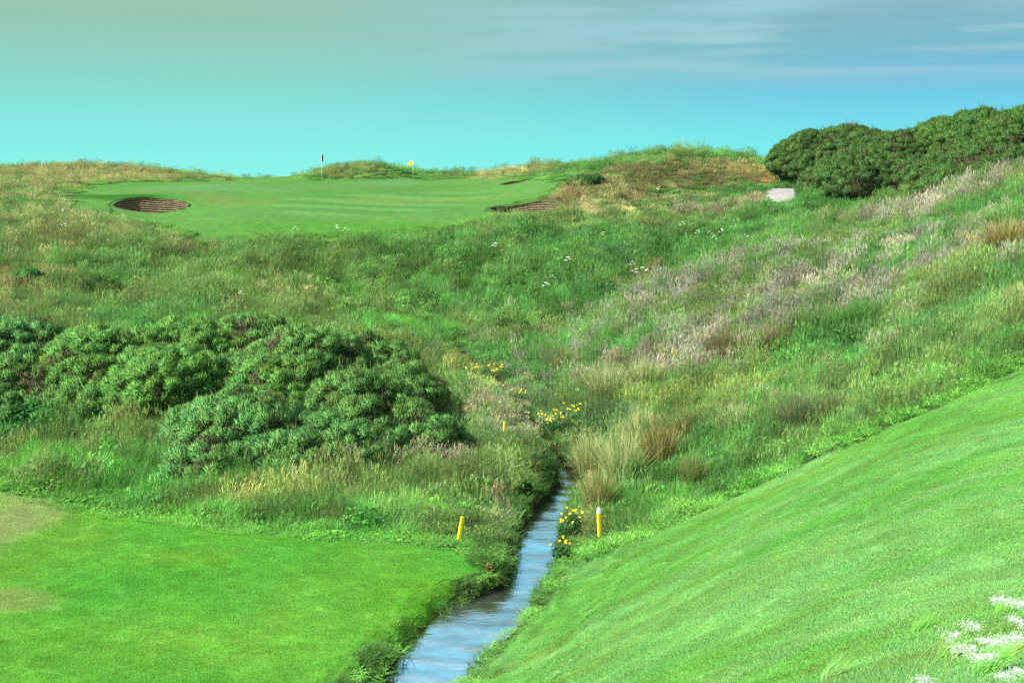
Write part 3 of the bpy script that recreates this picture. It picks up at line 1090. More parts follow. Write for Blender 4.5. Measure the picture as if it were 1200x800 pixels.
# ------------------------------------------------------------------ bunkers with stacked turf faces
def sod_material():
    m, nt, out = mat_new('stacked_turf_face')
    b = bsdf(nt, out, 0.95, 0.05)
    v = N(nt, 'ShaderNodeAttribute', attribute_name='col')
    tc_ = N(nt, 'ShaderNodeTexCoord')
    n_ = N(nt, 'ShaderNodeTexNoise'); n_.inputs['Scale'].default_value = 6; n_.inputs['Detail'].default_value = 6
    nt.links.new(tc_.outputs['Object'], n_.inputs['Vector'])
    r_ = N(nt, 'ShaderNodeMapRange'); r_.inputs['From Min'].default_value = .3; r_.inputs['From Max'].default_value = .7; r_.inputs['To Min'].default_value = .65; r_.inputs['To Max'].default_value = 1.35
    nt.links.new(n_.outputs['Fac'], r_.inputs['Value'])
    s_ = N(nt, 'ShaderNodeVectorMath', operation='SCALE')
    nt.links.new(v.outputs['Color'], s_.inputs[0]); nt.links.new(r_.outputs[0], s_.inputs['Scale'])
    nt.links.new(s_.outputs[0], b.inputs['Base Color'])
    return m


M_SOD = sod_material()
M_SAND = plain('bunker_sand', C(215,190,145, 1.4), .95, .05, .1, 3)
BL = ['wide oval bunker with striped stacked turf face at the left of the green',
      'shadowed bunker with stacked turf face below the dry grassed mound',
      'small far bunker cut as a dark slit behind the green']
for bi, (bx, by, hw, hd, fl, rot) in enumerate(_bp):
    t = thing('bunker', BL[bi], 'bunker', (bx, by, fl), 'turf faced bunkers round the green', rot)
    c_, s_ = math.cos(rot), math.sin(rot)
    na = 120
    V, CC, Fq = [], [], []
    ang = np.linspace(0, 2 * math.pi, na)
    rngb = np.random.default_rng(30 + bi)
    tops = []
    for a in ang:
        wx_, wy_ = hw * 1.06 * math.cos(a), hd * 1.06 * math.sin(a)
        tops.append(float(bilerp(np.array([bx + wx_ * c_ - wy_ * s_]), np.array([by + wx_ * s_ + wy_ * c_]))[0]) - fl)
    tops = np.convolve(np.pad(tops[:-1], 5, 'wrap'), np.ones(11) / 11, 'valid')
    tops = np.append(tops, tops[0])
    hmax = max(tops)
    nl = max(3, int(hmax / 0.17))
    prof = []                          # (fraction of height, set-back, layer)
    for L_ in range(nl):
        prof += [(L_ / nl, 0.0, L_), ((L_ + 0.7) / nl, -0.01, L_), ((L_ + 0.72) / nl, 0.05, L_), ((L_ + 0.99) / nl, 0.05, L_)]
    prof += [(1.0, -0.05, nl), (1.03, -0.06, nl), (1.04, 0.25, nl)]
    for i, a in enumerate(ang):
        for (fr_, sb, L_) in prof:
            e_ = 0.915 + sb * 1.2 / hw + 0.05 * fr_ + (0.07 if L_ == nl and sb > 0.1 else 0.0) + rngb.normal(0, 0.002)
            z = (tops[i] + 0.03) * min(fr_, 1.0) + rngb.normal(0, .006) - (0.06 if L_ == nl and sb > .1 else 0)
            V.append((hw * e_ * math.cos(a), hd * e_ * math.sin(a), z))
            if L_ == nl:
                CC.append(C(96,158,70, 1.1))
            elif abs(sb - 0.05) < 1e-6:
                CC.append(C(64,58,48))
            else:
                CC.append(C(166,150,122) * (0.75 + 0.5 * vnoise(np.array(a * 6), np.array(L_ * 3.3), 5)))
    m_ = len(prof)
    for i in range(na - 1):
        for k in range(m_ - 1):
            Fq.append((i * m_ + k, (i + 1) * m_ + k, (i + 1) * m_ + k + 1, i * m_ + k + 1))
    new_mesh('turf_face', np.array(V), np.array(Fq), mat=M_SOD, col=np.array(CC), parent=t)
    bm = bmesh.new()
    c0 = bm.verts.new((0, 0, 0.03))
    ring = [bm.verts.new((hw * .90 * math.cos(2 * math.pi * k / 48), hd * .90 * math.sin(2 * math.pi * k / 48), 0.07)) for k in range(48)]
    mid = [bm.verts.new((hw * .6 * math.cos(2 * math.pi * k / 48), hd * .6 * math.sin(2 * math.pi * k / 48), 0.035)) for k in range(48)]
    for k in range(48):
        bm.faces.new((c0, mid[k], mid[(k + 1) % 48]))
        bm.faces.new((mid[k], ring[k], ring[(k + 1) % 48], mid[(k + 1) % 48]))
    bm_obj('sand', bm, M_SAND, t)


# ------------------------------------------------------------------ gorse
def tris(g, base, d, L, w, col, rng):
    """one slim triangle per shoot, from base along d"""
    n = len(base)
    r = rng.normal(0, 1, (n, 3))
    s = np.cross(d, r)
    s /= np.linalg.norm(s, axis=1, keepdims=True) + 1e-9
    V = np.stack([base - s * w[:, None] / 2, base + s * w[:, None] / 2, base + d * L[:, None]], 1)
    Fq = np.arange(n * 3).reshape(n, 3)
    g.add(V.reshape(-1, 3), Fq, np.repeat(col, 3, 0))


M_GORSE = plant_material('gorse_shoots', 'OWN', 0.22, spec=0.25)
M_WOOD = plain('gorse_wood', C(92,92,68), .9, .1, .3, 9)


def gorse(name, u, d, v_top, hw_px, label, col, dead=0.12, seed=0, depth=1.0, group=None, cat='gorse', v_base=None):
    rng = np.random.default_rng(400 + seed)
    x = ray(u, 400)[0] * d / 1.0
    x = (u - CX) / F / (math.cos(TH)) * d
    gz_ = float(bilerp(np.array([x]), np.array([d]))[0])
    top = ray(u, v_top)[1] * d
    H_ = max(top - gz_, 0.6)
    hw = hw_px / F * d
    t = thing(name, label, cat, (x, d, gz_ - 0.05), group)
    # main lobes
    lobes = []
    hw *= 1.15
    col = np.array(col) * 2.8
    nlobe = int(9 + hw * 4.5)
    for k in range(nlobe):
        a, q = rng.uniform(0, 6.28), math.sqrt(rng.uniform(0, 1)) * 0.85
        lx, ly = q * hw * math.cos(a), q * hw * depth * math.sin(a)
        lr = rng.uniform(0.27, 0.48) * min(hw, H_ * 1.1)
        topz = H_ * (1 - 0.62 * q * q) * rng.uniform(0.8, 1.0)
        lobes.append((lx, ly, max(topz - lr * .9, lr * 0.3), lr))
    lobes.append((0, 0, H_ - min(hw, H_) * .34, min(hw, H_) * 0.34))
    lobes.append((0, 0, H_ * .4, min(hw, H_) * 0.5))
    lobes = np.array(lobes)
    # cushions of shoots over the lobes
    cs = []
    for li, (lx, ly, lz, lr) in enumerate(lobes):
        n = int(30 * lr * lr * 4 / (0.28 ** 2) * 0.30) + 12
        dd = rng.normal(0, 1, (n, 3))
        dd /= np.linalg.norm(dd, axis=1, keepdims=True)
        dd[:, 2] = np.where(dd[:, 2] < -0.45, -dd[:, 2], dd[:, 2])
        pp = np.array([lx, ly, lz]) + dd * lr * np.array([1.1, 1.1, 0.95]) * rng.uniform(.82, 1.15, (n, 1))
        for p_, q_ in zip(pp, dd):
            if p_[2] < 0.05: continue
            ins_ = (np.linalg.norm((p_ - lobes[:, :3]) / lobes[:, 3:4], axis=1) < 0.82)
            if ins_.any(): continue
            cs.append((*p_, *q_))
    cs = np.array(cs)
    # thin out to an even spacing
    keep, cell = [], {}
    for i in rng.permutation(len(cs)):
        kx = tuple(np.floor(cs[i, :3] / 0.40).astype(int))
        if kx in cell: continue
        cell[kx] = 1
        keep.append(i)
    cs = cs[keep]
    g = Geo()
    NV = []
    dn = fbm(cs[:, 0] * 1.1 + u, cs[:, 1] * 1.1 + cs[:, 2] * .8, 7 + seed)
    thr = np.quantile(dn, 1 - dead * .9) if dead > 0 else 9
    bases, dirs, Ls, ws, cols, nors = [], [], [], [], [], []
    for i, c in enumerate(cs):
        isd = dn[i] > thr
        r = rng.uniform(0.27, 0.48)
        n = int(190 * (r / .28) ** 2) if not isd else 70
        o_ = c[3:6] * 0.8 + np.array([0, 0, 0.45])
        o_ /= np.linalg.norm(o_)
        dd = rng.normal(0, 1, (n, 3)) + o_ * 1.5
        dd /= np.linalg.norm(dd, axis=1, keepdims=True)
        base = c[:3] + dd * r * rng.uniform(.55, .85, (n, 1)) * np.array([1, 1, .85])
        sd_ = dd * 0.8 + np.array([0, 0, 0.35]) + rng.normal(0, .25, (n, 3))
        sd_ /= np.linalg.norm(sd_, axis=1, keepdims=True)
        cc = np.array(col) * rng.uniform(.8, 1.25)
        hue = rng.normal(0, .09)
        cc = cc * np.array([1 + hue, 1, 1 - hue * .6])
        if isd:
            cc = C(116,124,82) * 1.5 * rng.uniform(.8, 1.3)
        bases.append(base); dirs.append(sd_); Ls.append(rng.uniform(.08, .16, n) * (r / .28) ** .5); ws.append(rng.uniform(.018, .036, n))
        cols.append(cc * shade(n, rng, .75, 1.3, .06)); nors.append(np.repeat(dd * .85 + o_ * 0.3, 3, 0))
    for i in rng.choice(len(cs), max(3, len(cs) // 5), replace=False):
        n = rng.integers(5, 14)
        dd = rng.normal(0, .35, (n, 3)) + cs[i, 3:6] * .5 + np.array([0, 0, .7])
        dd /= np.linalg.norm(dd, axis=1, keepdims=True)
        bases.append(cs[i, :3] + rng.normal(0, .08, (n, 3)) + cs[i, 3:6] * .25); dirs.append(dd)
        Ls.append(rng.uniform(.25, .6, n)); ws.append(rng.uniform(.02, .04, n))
        cols.append((C(112,122,80) * 1.4 if rng.uniform() < .4 else np.array(col)) * shade(n, rng, .75, 1.3, .06)); nors.append(np.repeat(dd, 3, 0))
    base, dd = np.concatenate(bases), np.concatenate(dirs)
    tris(g, base, dd, np.concatenate(Ls), np.concatenate(ws), np.concatenate(cols), rng)
    fo = g.mesh('foliage', M_GORSE, t, smoothf=True)
    nn = np.concatenate(nors)
    nn /= np.linalg.norm(nn, axis=1, keepdims=True)
    fo.data.normals_split_custom_set_from_vertices(nn.tolist())
    # the woody inside: lobes of dead twigs and the stems that carry them
    bm = bmesh.new()
    for (lx, ly, lz, lr) in lobes:
        q0 = len(bm.verts)
        r_ = bmesh.ops.create_icosphere(bm, subdivisions=2, radius=lr * 0.86)
        for v in r_['verts']:
            v.co *= 1 + 0.25 * (random.random() - .5)
            v.co += Vector((lx, ly, lz))
            v.co.z = max(v.co.z, 0.0)
    for (lx, ly, lz, lr) in lobes:
        tube(bm, [(lx * .25, ly * .25, -0.1), (lx * .7, ly * .7, lz * .45), (lx, ly, lz)], [.06, .045, .03], 5)
    bm_obj('branches', bm, M_WOOD, t, smoothf=False)
    return t


GY_, GB, GD = C(92,140,66, .95), C(90,138,74, .97), C(88,130,66, 1.0)
GG = 'gorse bushes in the thicket left of the stream'
GR = 'gorse bushes along the skyline on the right'
LEFT = [
 (20, 54, 377, 78, 'gorse bush at the back left end of the big thicket', GB, .10),
 (8, 50.5, 425, 55, 'shaggy brownish gorse at the front left end of the thicket', GD, .25),
 (118, 53, 388, 72, 'broad domed green gorse at the back, second from the thicket left end', GY_, .06),
 (95, 50, 448, 42, 'small round gorse low at the front left of the thicket, over nettles', GD, .15),
 (208, 55, 379, 68, 'gorse bush in the back row with a brown twig tip on its crest', GY_, .08),
 (192, 51, 410, 66, 'yellow green rounded gorse in the middle of the thicket', GY_, .05),
 (292, 57, 372, 58, 'tallest gorse of the thicket with browned top', GD, .30),
 (352, 52.5, 388, 72, 'large dark green gorse right of the thicket middle', GD, .10),
 (425, 55.5, 397, 56, 'gorse with a rust brown crest near the right end of the back row', GD, .35),
 (468, 52.5, 428, 52, 'dark gorse at the right end of the thicket nearest the flowers', GD, .22),
 (418, 49.5, 440, 58, 'dense dark gorse in front of the rust brown crested one', GD, .12),
 (276, 47.5, 460, 66, 'blue green soft looking gorse standing forward of the thicket', GB, .08),
 (240, 44.8, 518, 44, 'low gorse with bare brown underside at the thicket front', GB, .40),
 (372, 46.8, 488, 86, 'low wide spreading blue green gorse at the thicket front right', GB, .08),
 (486, 48.8, 482, 44, 'small gorse at the right foot of the thicket above the tall grass', GB, .15),
 (308, 50.5, 425, 48, 'gorse in the thicket centre just behind the blue green one', GY_, .18),
]
for i, (u, d, vt, hp, lb, col, dead) in enumerate(LEFT):
    gorse('gorse_bush', u, d, vt, hp, lb, np.array(col) * 1.18, dead, i, 0.85, GG)
RIGHT = [
 (944, 97, 156, 30, 'gorse at the left end of the skyline row beside the path', GD, .12),
 (985, 98, 150, 48, 'flat topped gorse behind the left end of the skyline row', GD, .15),
 (1042, 95, 157, 42, 'gorse on the dip in the skyline row', C(88,128,64, .95), .2),
 (1012, 90, 178, 52, 'wide gorse in front of the dip in the skyline row', GD, .10),
 (1000, 92, 182, 32, 'low gorse at the front left of the skyline row near the path', GD, .12),
 (1098, 96, 140, 38, 'gorse rising at the step up of the skyline row', GY_, .15),
 (1140, 93, 132, 56, 'tall gorse on the crest of the skyline row', GY_, .10),
 (1198, 90, 127, 56, 'highest gorse of the skyline row at the right edge', GY_, .12),
 (1088, 87, 182, 40, 'dark hollow fronted gorse below the step in the skyline row', GD, .28),
 (1160, 84, 172, 62, 'large front gorse under the tall crest on the right', GD, .14),
 (1108, 80, 203, 30, 'small round gorse lowest at the front of the skyline row', GY_, .08),
]
for i, (u, d, vt, hp, lb, col, dead) in enumerate(RIGHT):
    gorse('gorse_bush', u, d, vt, hp * 1.22, lb, np.array(col) * .68, dead, 40 + i, 0.8, GR)
gorse('gorse_bush', 40, 70.5, 322, 24, 'lone dark green gorse on the left hillside above the thicket', C(60,128,62), .0, 71, 1.0)
gorse('low_shrub', 688, 97, 211, 15, 'dark low shrub on the dry flank of the mound above the bunker', C(66,104,52), .05, 72, 1.0, None, 'shrub')


# ------------------------------------------------------------------ bramble and leafy herbs
M_LEAF = plant_material('soft_leaf', 'OWN', .35, spec=.3)


def leafy(name, u, v, hw_px, h, label, col, cat, seed, leaf=0.09, n=520, group=None):
    rng = np.random.default_rng(700 + seed)
    p = ground_at(u, v)
    t = thing(name, label, cat, p, group)
    hw = hw_px / F * p.y
    g = Geo()
    dd = rng.normal(0, 1, (n, 3))
    dd /= np.linalg.norm(dd, axis=1, keepdims=True)
    dd[:, 2] = np.abs(dd[:, 2])
    b = dd * np.array([hw, hw * .8, h]) * rng.uniform(.6, 1.0, (n, 1))
    blades(g, b, rng.uniform(.6, 1.2, n) * leaf, rng.uniform(.5, 1., n) * leaf, rng.uniform(0, 6.28, n), rng.uniform(.7, 1.5, n), np.array(col) * 1.7 * shade(n, rng, .75, 1.3, .08), rng, droop=.3)
    g.mesh('leaves', M_LEAF, t)
    g = Geo()
    m = max(14, n // 24)
    st = disc(m, hw * .5, rng)
    blades(g, st, rng.uniform(.6, 1., m) * h, np.full(m, .015), rng.uniform(0, 6.28, m), rng.uniform(.2, .8, m) * hw / h, np.array(C(95,105,60)) * shade(m, rng), rng)
    g.mesh('stems', M_LEAF, t)
    return t


leafy('bramble', 262, 470, 40, 1.5, 'pale leaved bramble scrambling up between the gorse bushes', C(110,175,85), 'bramble', 1, .13, 700)
leafy('bramble', 45, 500, 55, 1.1, 'bramble and nettle tangle below the left end of the thicket', C(75,150,75), 'bramble', 2, .12, 700)
leafy('bramble', 110, 505, 35, .9, 'dark bramble patch under the small round gorse', C(70,135,70), 'bramble', 3, .12, 500)
leafy('broadleaf_plant', 712, 566, 12, .5, 'lime green broadleaf plant in the tan tussock by the water', C(130,215,95), 'plant', 4, .2, 60)
leafy('broadleaf_plant', 683, 578, 7, .35, 'small lime green broadleaf plant at the stream head', C(120,210,95), 'plant', 5, .16, 40)
leafy('nettle_patch', 428, 618, 36, .7, 'lush bright green nettle patch at the fairway edge', C(88,175,70), 'nettles', 6, .11, 600)
leafy('nettle_patch', 560, 585, 28, .8, 'deep green herb patch between the gorse and the stream', C(84,142,66), 'nettles', 7, .12, 500)
leafy('nettle_patch', 614, 582, 12, .6, 'dark green herb patch overhanging the stream head', C(78,128,60), 'nettles', 8, .12, 500)
leafy('dock_plant', 572, 678, 6, .45, 'rusty brown dock plant on the left stream bank', C(160,138,84, 1.0), 'dock', 9, .10, 90)
leafy('dock_plant', 631, 560, 5, .7, 'reddish dock in seed above the dark herb patch', C(152,130,88, 1.0), 'dock', 10, .08, 90)


# ------------------------------------------------------------------ rush tussocks
def tussock(u, v, hw_px, v_top, cols, label, seed, n=850, group='rush tussocks on the right slope'):
    rng = np.random.default_rng(800 + seed)
    p = ground_at(u, v)
    H_ = max(0.6, (v - v_top) / F * p.y * 1.38)
    hw = hw_px / F * p.y
    t = thing('rush_tussock', label, 'tussock', p, group)
    for nm, frac, ci in (('green_blades', .5, 0), ('dead_blades', .5, 1)):
        g = Geo()
        m = int(n * frac)
        b = disc(m, hw * .5, rng)
        r = np.hypot(b[:, 0], b[:, 1]) / (hw * .5)
        ld = np.arctan2(b[:, 1], b[:, 0]) + rng.normal(0, .35, m)
        h = H_ * rng.uniform(.65, 1.1, m) * (1 - .3 * r)
        reach = np.clip((hw * .95 * r + .05) / h, .03, 1.1) * rng.uniform(.4, 1.2, m)
        blades(g, b, h, rng.uniform(.010, .018, m) * (1.35 if ci else 1.0), ld, reach, np.array(cols[ci]) * np.array([.88, 1, .92]) * 1.5 * shade(m, rng, .7, 1.35, .07), rng, droop=.05)
        g.mesh(nm, M_SELF, t)


TG, TT, TD = C(122,146,84,1.4), C(205,195,140,1.6), C(98,128,66,1.3)
for k, a in enumerate([
 (728, 574, 34, 508, (C(112,142,76,1.35), TT), 'largest pale straw tussock, right of the stream head'),
 (772, 552, 26, 494, (C(112,122,70,1.2), C(176,152,98,1.3)), 'brown stemmed tussock leaning away from the largest straw one'),
 (700, 602, 24, 552, (TG, C(192,172,112,1.4)), 'tan tussock at the water edge behind the white tipped stake'),
 (690, 556, 22, 512, (TG, TT), 'pale tussock leaning over the dark gully, left of the largest straw one'),
 (752, 528, 24, 480, (C(108,142,78,1.3), TT), 'straw and green tussock behind the largest straw one'),
 (812, 572, 20, 534, (C(100,146,74,1.3), C(165,160,105,1.3)), 'small green tussock right of the brown stemmed one'),
 (752, 458, 26, 420, (TD, TT), 'olive tussock standing highest above the yellow flowers'),
 (712, 470, 34, 428, (TG, TT), 'fine pale tussock just left of the olive one above the flowers'),
 (850, 420, 34, 384, (C(110,120,72,1.2), C(165,140,110,1.3)), 'dark tussock in the pinkish grass band'),
 (905, 412, 30, 382, (TD, C(165,145,110,1.3)), 'tussock at the right end of the pinkish grass band'),
 (935, 505, 32, 462, (C(96,130,88,1.2), C(150,140,110,1.3)), 'grey green tussock near the mown edge'),
 (972, 498, 18, 466, (TD, C(150,130,100,1.3)), 'narrow dark tussock beside the grey green one'),
 (865, 510, 30, 476, (C(96,130,88,1.2), TT), 'low grey tussock left of the grey green one'),
 (1178, 296, 34, 256, (C(140,130,80,1.3), C(195,168,108,1.4)), 'large tan tussock high on the slope at the right edge'),
 (1196, 362, 22, 334, (TG, TT), 'arching straw tussock at the right edge below the large tan one'),
 (660, 440, 24, 408, (C(96,140,72,1.2), C(160,150,100,1.3)), 'green tussock behind the uppermost yellow flowers'),
 (800, 515, 30, 478, (TG, C(150,150,90,1.3)), 'soft green tussock behind the brown stemmed one'),
]):
    tussock(*a, seed=k)


# ------------------------------------------------------------------ yellow flowers along the burn
M_PETAL_Y = plain('yellow_petal', (0.80, 0.55, 0.01), .6, .2)
M_PETAL_W = plain('white_petal', (0.72, 0.76, 0.74), .7, .2)


def petals(bm, c, r, nrm, n=5):
    nrm = Vector(nrm).normalized()
    a = nrm.orthogonal().normalized()
    b = nrm.cross(a)
    c0 = bm.verts.new(Vector(c) - nrm * r * .3)
    ring = []
    for k in range(n * 2):
        t = math.pi * k / n
        q = r if k % 2 == 0 else r * .55
        ring.append(bm.verts.new(Vector(c) + (a * math.cos(t) + b * math.sin(t)) * q + nrm * (r * .2 if k % 2 == 0 else 0)))
    for k in range(n * 2):
        bm.faces.new((c0, ring[k], ring[(k + 1) % (n * 2)]))


def yellow_plant(u, v, hw_px, h, nf, label, seed):
    rng = np.random.default_rng(900 + seed)
    p = ground_at(u, v)
    t = thing('yellow_flower', label, 'flower', p, 'yellow flowering plants along the stream')
    hw = 1.35 * hw_px / F * p.y
    g = Geo()
    n = 260
    b = disc(n, hw, rng)
    b[:, 2] = rng.uniform(0, h * .7, n)
    blades(g, b, rng.uniform(.06, .14, n), rng.uniform(.04, .07, n), rng.uniform(0, 6.28, n), rng.uniform(.6, 1.4, n), C(78,150,70) * shade(n, rng), rng, droop=.3)
    g.mesh('leaves', M_LEAF, t)
    g = Geo()
    b = disc(nf, hw, rng)
    hh = h * rng.uniform(.75, 1.15, nf)
    ld = rng.uniform(0, 6.28, nf)
    le = rng.uniform(.0, .25, nf)
    sts = []
    for k in range(nf):
        g = Geo()
        blades(g, b[k:k + 1], hh[k:k + 1], np.full(1, .014), ld[k:k + 1], le[k:k + 1], C(85,140,65) * shade(1, rng), rng, tip=.7)
        sts.append(g.mesh('stem', M_LEAF, t))
    for k in range(nf):
        bm = bmesh.new()
        c = Vector((b[k, 0] + math.cos(ld[k]) * hh[k] * le[k], b[k, 1] + math.sin(ld[k]) * hh[k] * le[k], b[k, 2] + hh[k]))
        for q in range(3):
            o_ = Vector(rng.uniform(-.028, .028, 3)) if q else Vector((0, 0, 0))
            petals(bm, c + o_, .036, (rng.normal(0, .5), -1.0 + rng.normal(0, .3), .6), 5)
        bm_obj('flower', bm, M_PETAL_Y, sts[k], False)


for k, a in enumerate([
 (552, 446, 9, .8, 7, 'uppermost yellow flowers at the top of the ditch, left of the pair'),
 (576, 450, 11, .8, 9, 'brightest yellow flower cluster at the top of the ditch, right of the pair'),
 (606, 474, 9, .7, 6, 'sparse yellow flowers midway down the ditch'),
 (622, 500, 12, .6, 6, 'low yellow flowers trailing along the dark ditch edge'),
 (646, 512, 8, .9, 9, 'yellow flowers on the left of the lower ditch cluster'),
 (657, 508, 8, .9, 8, 'yellow flowers in the middle of the lower ditch cluster'),
 (673, 502, 10, 1.0, 9, 'yellow flowers on the right of the lower ditch cluster, next to the tussocks'),
 (700, 470, 8, .8, 4, 'few yellow flowers in the tussocks up the right slope'),
 (664, 636, 9, .9, 8, 'yellow flowers leaning over the water upstream of the white tipped stake'),
 (658, 662, 8, .8, 6, 'yellow flowers at the water edge where the bank meets the mown slope'),
 (672, 628, 6, .9, 4, 'yellow flowers behind the water edge, nearest the white tipped stake'),
]):
    yellow_plant(*a, seed=k)


# ------------------------------------------------------------------ marker stakes
def paint(name, rgb):
    return plain(name, rgb, .45, .4, .08, 14)


M_YEL, M_WHI = paint('yellow_marker_paint', (0.78, 0.58, 0.02)), paint('white_marker_paint', (.75, .78, .76))


def stake(u, v, h, wd, lean, label, white=False):
    p = ground_at(u, v)
    t = thing('marker_stake', label, 'stake', (p.x, p.y, p.z - 0.05), 'yellow marker stakes beside the stream', 0.5)
    t.rotation_euler = (0.03, lean, 0.45)
    top = h * .82 if white else h

    def box(z0, z1, w_, cap_):
        bm = bmesh.new()
        bmesh.ops.create_cube(bm, size=1.0)
        for q in bm.verts:
            q.co = Vector((q.co.x * w_, q.co.y * w_, z0 + (q.co.z + .5) * (z1 - z0)))
        bmesh.ops.bevel(bm, geom=list(bm.edges), offset=w_ * .13, segments=2, affect='EDGES')
        if cap_:
            for q in bm.verts:
                if q.co.z > z1 - w_ * .2:
                    q.co.x *= .8; q.co.y *= .8
        return bm
    bm_obj('post', box(-0.35, top, wd, not white), M_YEL, t, False)
    if white:
        bm_obj('white_tip', box(top + .002, h, wd, True), M_WHI, t, False)


stake(537, 633, .80, .11, 0.17, 'yellow stake leaning to the right on the left bank by the fairway')
stake(703, 630, 1.02, .11, -0.07, 'yellow stake with a white tip at the top of the mown bank', True)
stake(591, 511, .62, .10, 0.0, 'small far yellow stake in the pinkish ditch grass')


# ------------------------------------------------------------------ flagsticks
def flag(u, v_base, v_top, d, label, col, furled):
    x = (u - CX) / F / math.cos(TH) * d
    z = float(bilerp(np.array([x]), np.array([d]))[0])
    h = ray(u, v_top)[1] * d - z
    t = thing('flagstick', label, 'golf flag', (x, d, z), 'flagsticks on the skyline greens')
    bm = bmesh.new()
    tube(bm, [(0, 0, -.1), (0, 0, h)], [.014, .011], 8)
    bm_obj('pole', bm, M_WHI, t)
    bm = bmesh.new()
    nx2, nz2 = 14, 8
    grid = []
    for j in range(nz2 + 1):
        row = []
        for i in range(nx2 + 1):
            s_, q = i / nx2, j / nz2
            if furled:
                xx = .02 + .17 * s_ * (0.55 + .45 * q) * (1 - .5 * q * q) * 1.3
                yy = .09 * math.sin(s_ * 14) * (1 - .5 * s_)
                zz = h - .02 - .8 * q - .2 * s_ * (1 - q)
                xx *= 1.0
            else:
                xx = -.02 - .5 * s_
                yy = .09 * math.sin(s_ * 9 + q * 2) * s_
                zz = h - .03 - .4 * q - .22 * s_ + .06 * math.sin(s_ * 7)
            row.append(bm.verts.new((xx, yy, zz)))
        grid.append(row)
    for j in range(nz2):
        for i in range(nx2):
            bm.faces.new((grid[j][i], grid[j][i + 1], grid[j + 1][i + 1], grid[j + 1][i]))
    fo = bm_obj('flag', bm, plain('flag_cloth', col, .8, .1), t)
    sm = fo.modifiers.new('cloth', 'SOLIDIFY')
    sm.thickness = .006
    return t


flag(380.5, 208, 179, 118, 'red flag hanging furled on a white pole before the central dune', (.30, .03, .035), True)
flag(486, 208, 188, 129, 'small yellow flag flying right of the central dune', (.75, .62, .03), False)


# ------------------------------------------------------------------ white umbels dotted over the rough
def umbel_source(seed):
    rng = np.random.default_rng(1000 + seed)
    p_st, heads = Geo(), []
    n = 3
    b = np.zeros((n, 3)); b[1:, :2] = rng.normal(0, .03, (2, 2))
    hh = np.array([.85, .7, .75]); ld = rng.uniform(0, 6.28, n); le = np.array([.05, .25, .25])
    blades(p_st, b, hh, np.full(n, .014), ld, le, np.tile(C(100,150,80), (n, 1)), rng, tip=.8)
    m = 26
    bl = disc(m, .12, rng); bl[:, 2] = rng.uniform(.02, .3, m)
    blades(p_st, bl, rng.uniform(.08, .2, m), rng.uniform(.03, .06, m), rng.uniform(0, 6.28, m), rng.uniform(.6, 1.3, m), C(80,140,66) * shade(m, rng), rng)
    for k in range(n):
        c = Vector((math.cos(ld[k]) * hh[k] * le[k] + b[k, 0], math.sin(ld[k]) * hh[k] * le[k] + b[k, 1], hh[k]))
        R_ = (.095, .06, .06)[k]
        p_hd = bmesh.new()
        for q in range(22):
            a, s_ = rng.uniform(0, 6.28), math.sqrt(rng.uniform(0, 1)) * R_
            petals(p_hd, c + Vector((s_ * math.cos(a), s_ * math.sin(a), .03 * (1 - (s_ / R_) ** 2) + rng.normal(0, .004))), .024, (math.cos(a) * .4, math.sin(a) * .4 - .3, 1), 5)
        heads.append(p_hd)
    return p_st, heads


UMB = [(75,254),(76,272),(108,288),(127,292),(131,246),(346,277),(396,275),(406,281),(283,355),(580,300),(666,316),(727,228),(772,229),(800,272),(812,270),(707,281),(803,282),(818,282),(832,280),(846,280),(861,276),(836,288),(740,321),(745,328),(753,329),(769,322),(808,323),(647,333),(872,284),(905,318),(640,345),(1010,310)]
src = []
for s_ in range(4):
    st, hd = umbel_source(s_)
    me_s = st.mesh('stem_and_leaves', M_LEAF, link=False).data
    ms = [me_s]
    for h_ in hd:
        me_h = bpy.data.meshes.new('flower_head'); h_.to_mesh(me_h); h_.free(); me_h.materials.append(M_PETAL_W)
        ms.append(me_h)
    src.append(ms)
for k, (u, v) in enumerate(UMB):
    p = ground_at(u, v + 5)
    t = thing('white_umbel', 'small white umbel flower dotted in the rough hillside grass', 'flower', p, 'white umbels scattered over the hillside', random.uniform(0, 6.28))
    s_ = random.uniform(.85, 1.2)
    t.scale = (s_, s_, s_)
    for nm, me in zip(('stem', 'flower_head', 'flower_head', 'flower_head'), src[k % 4]):
        o = bpy.data.objects.new(nm, me)
        COL.objects.link(o)
        o.parent = t


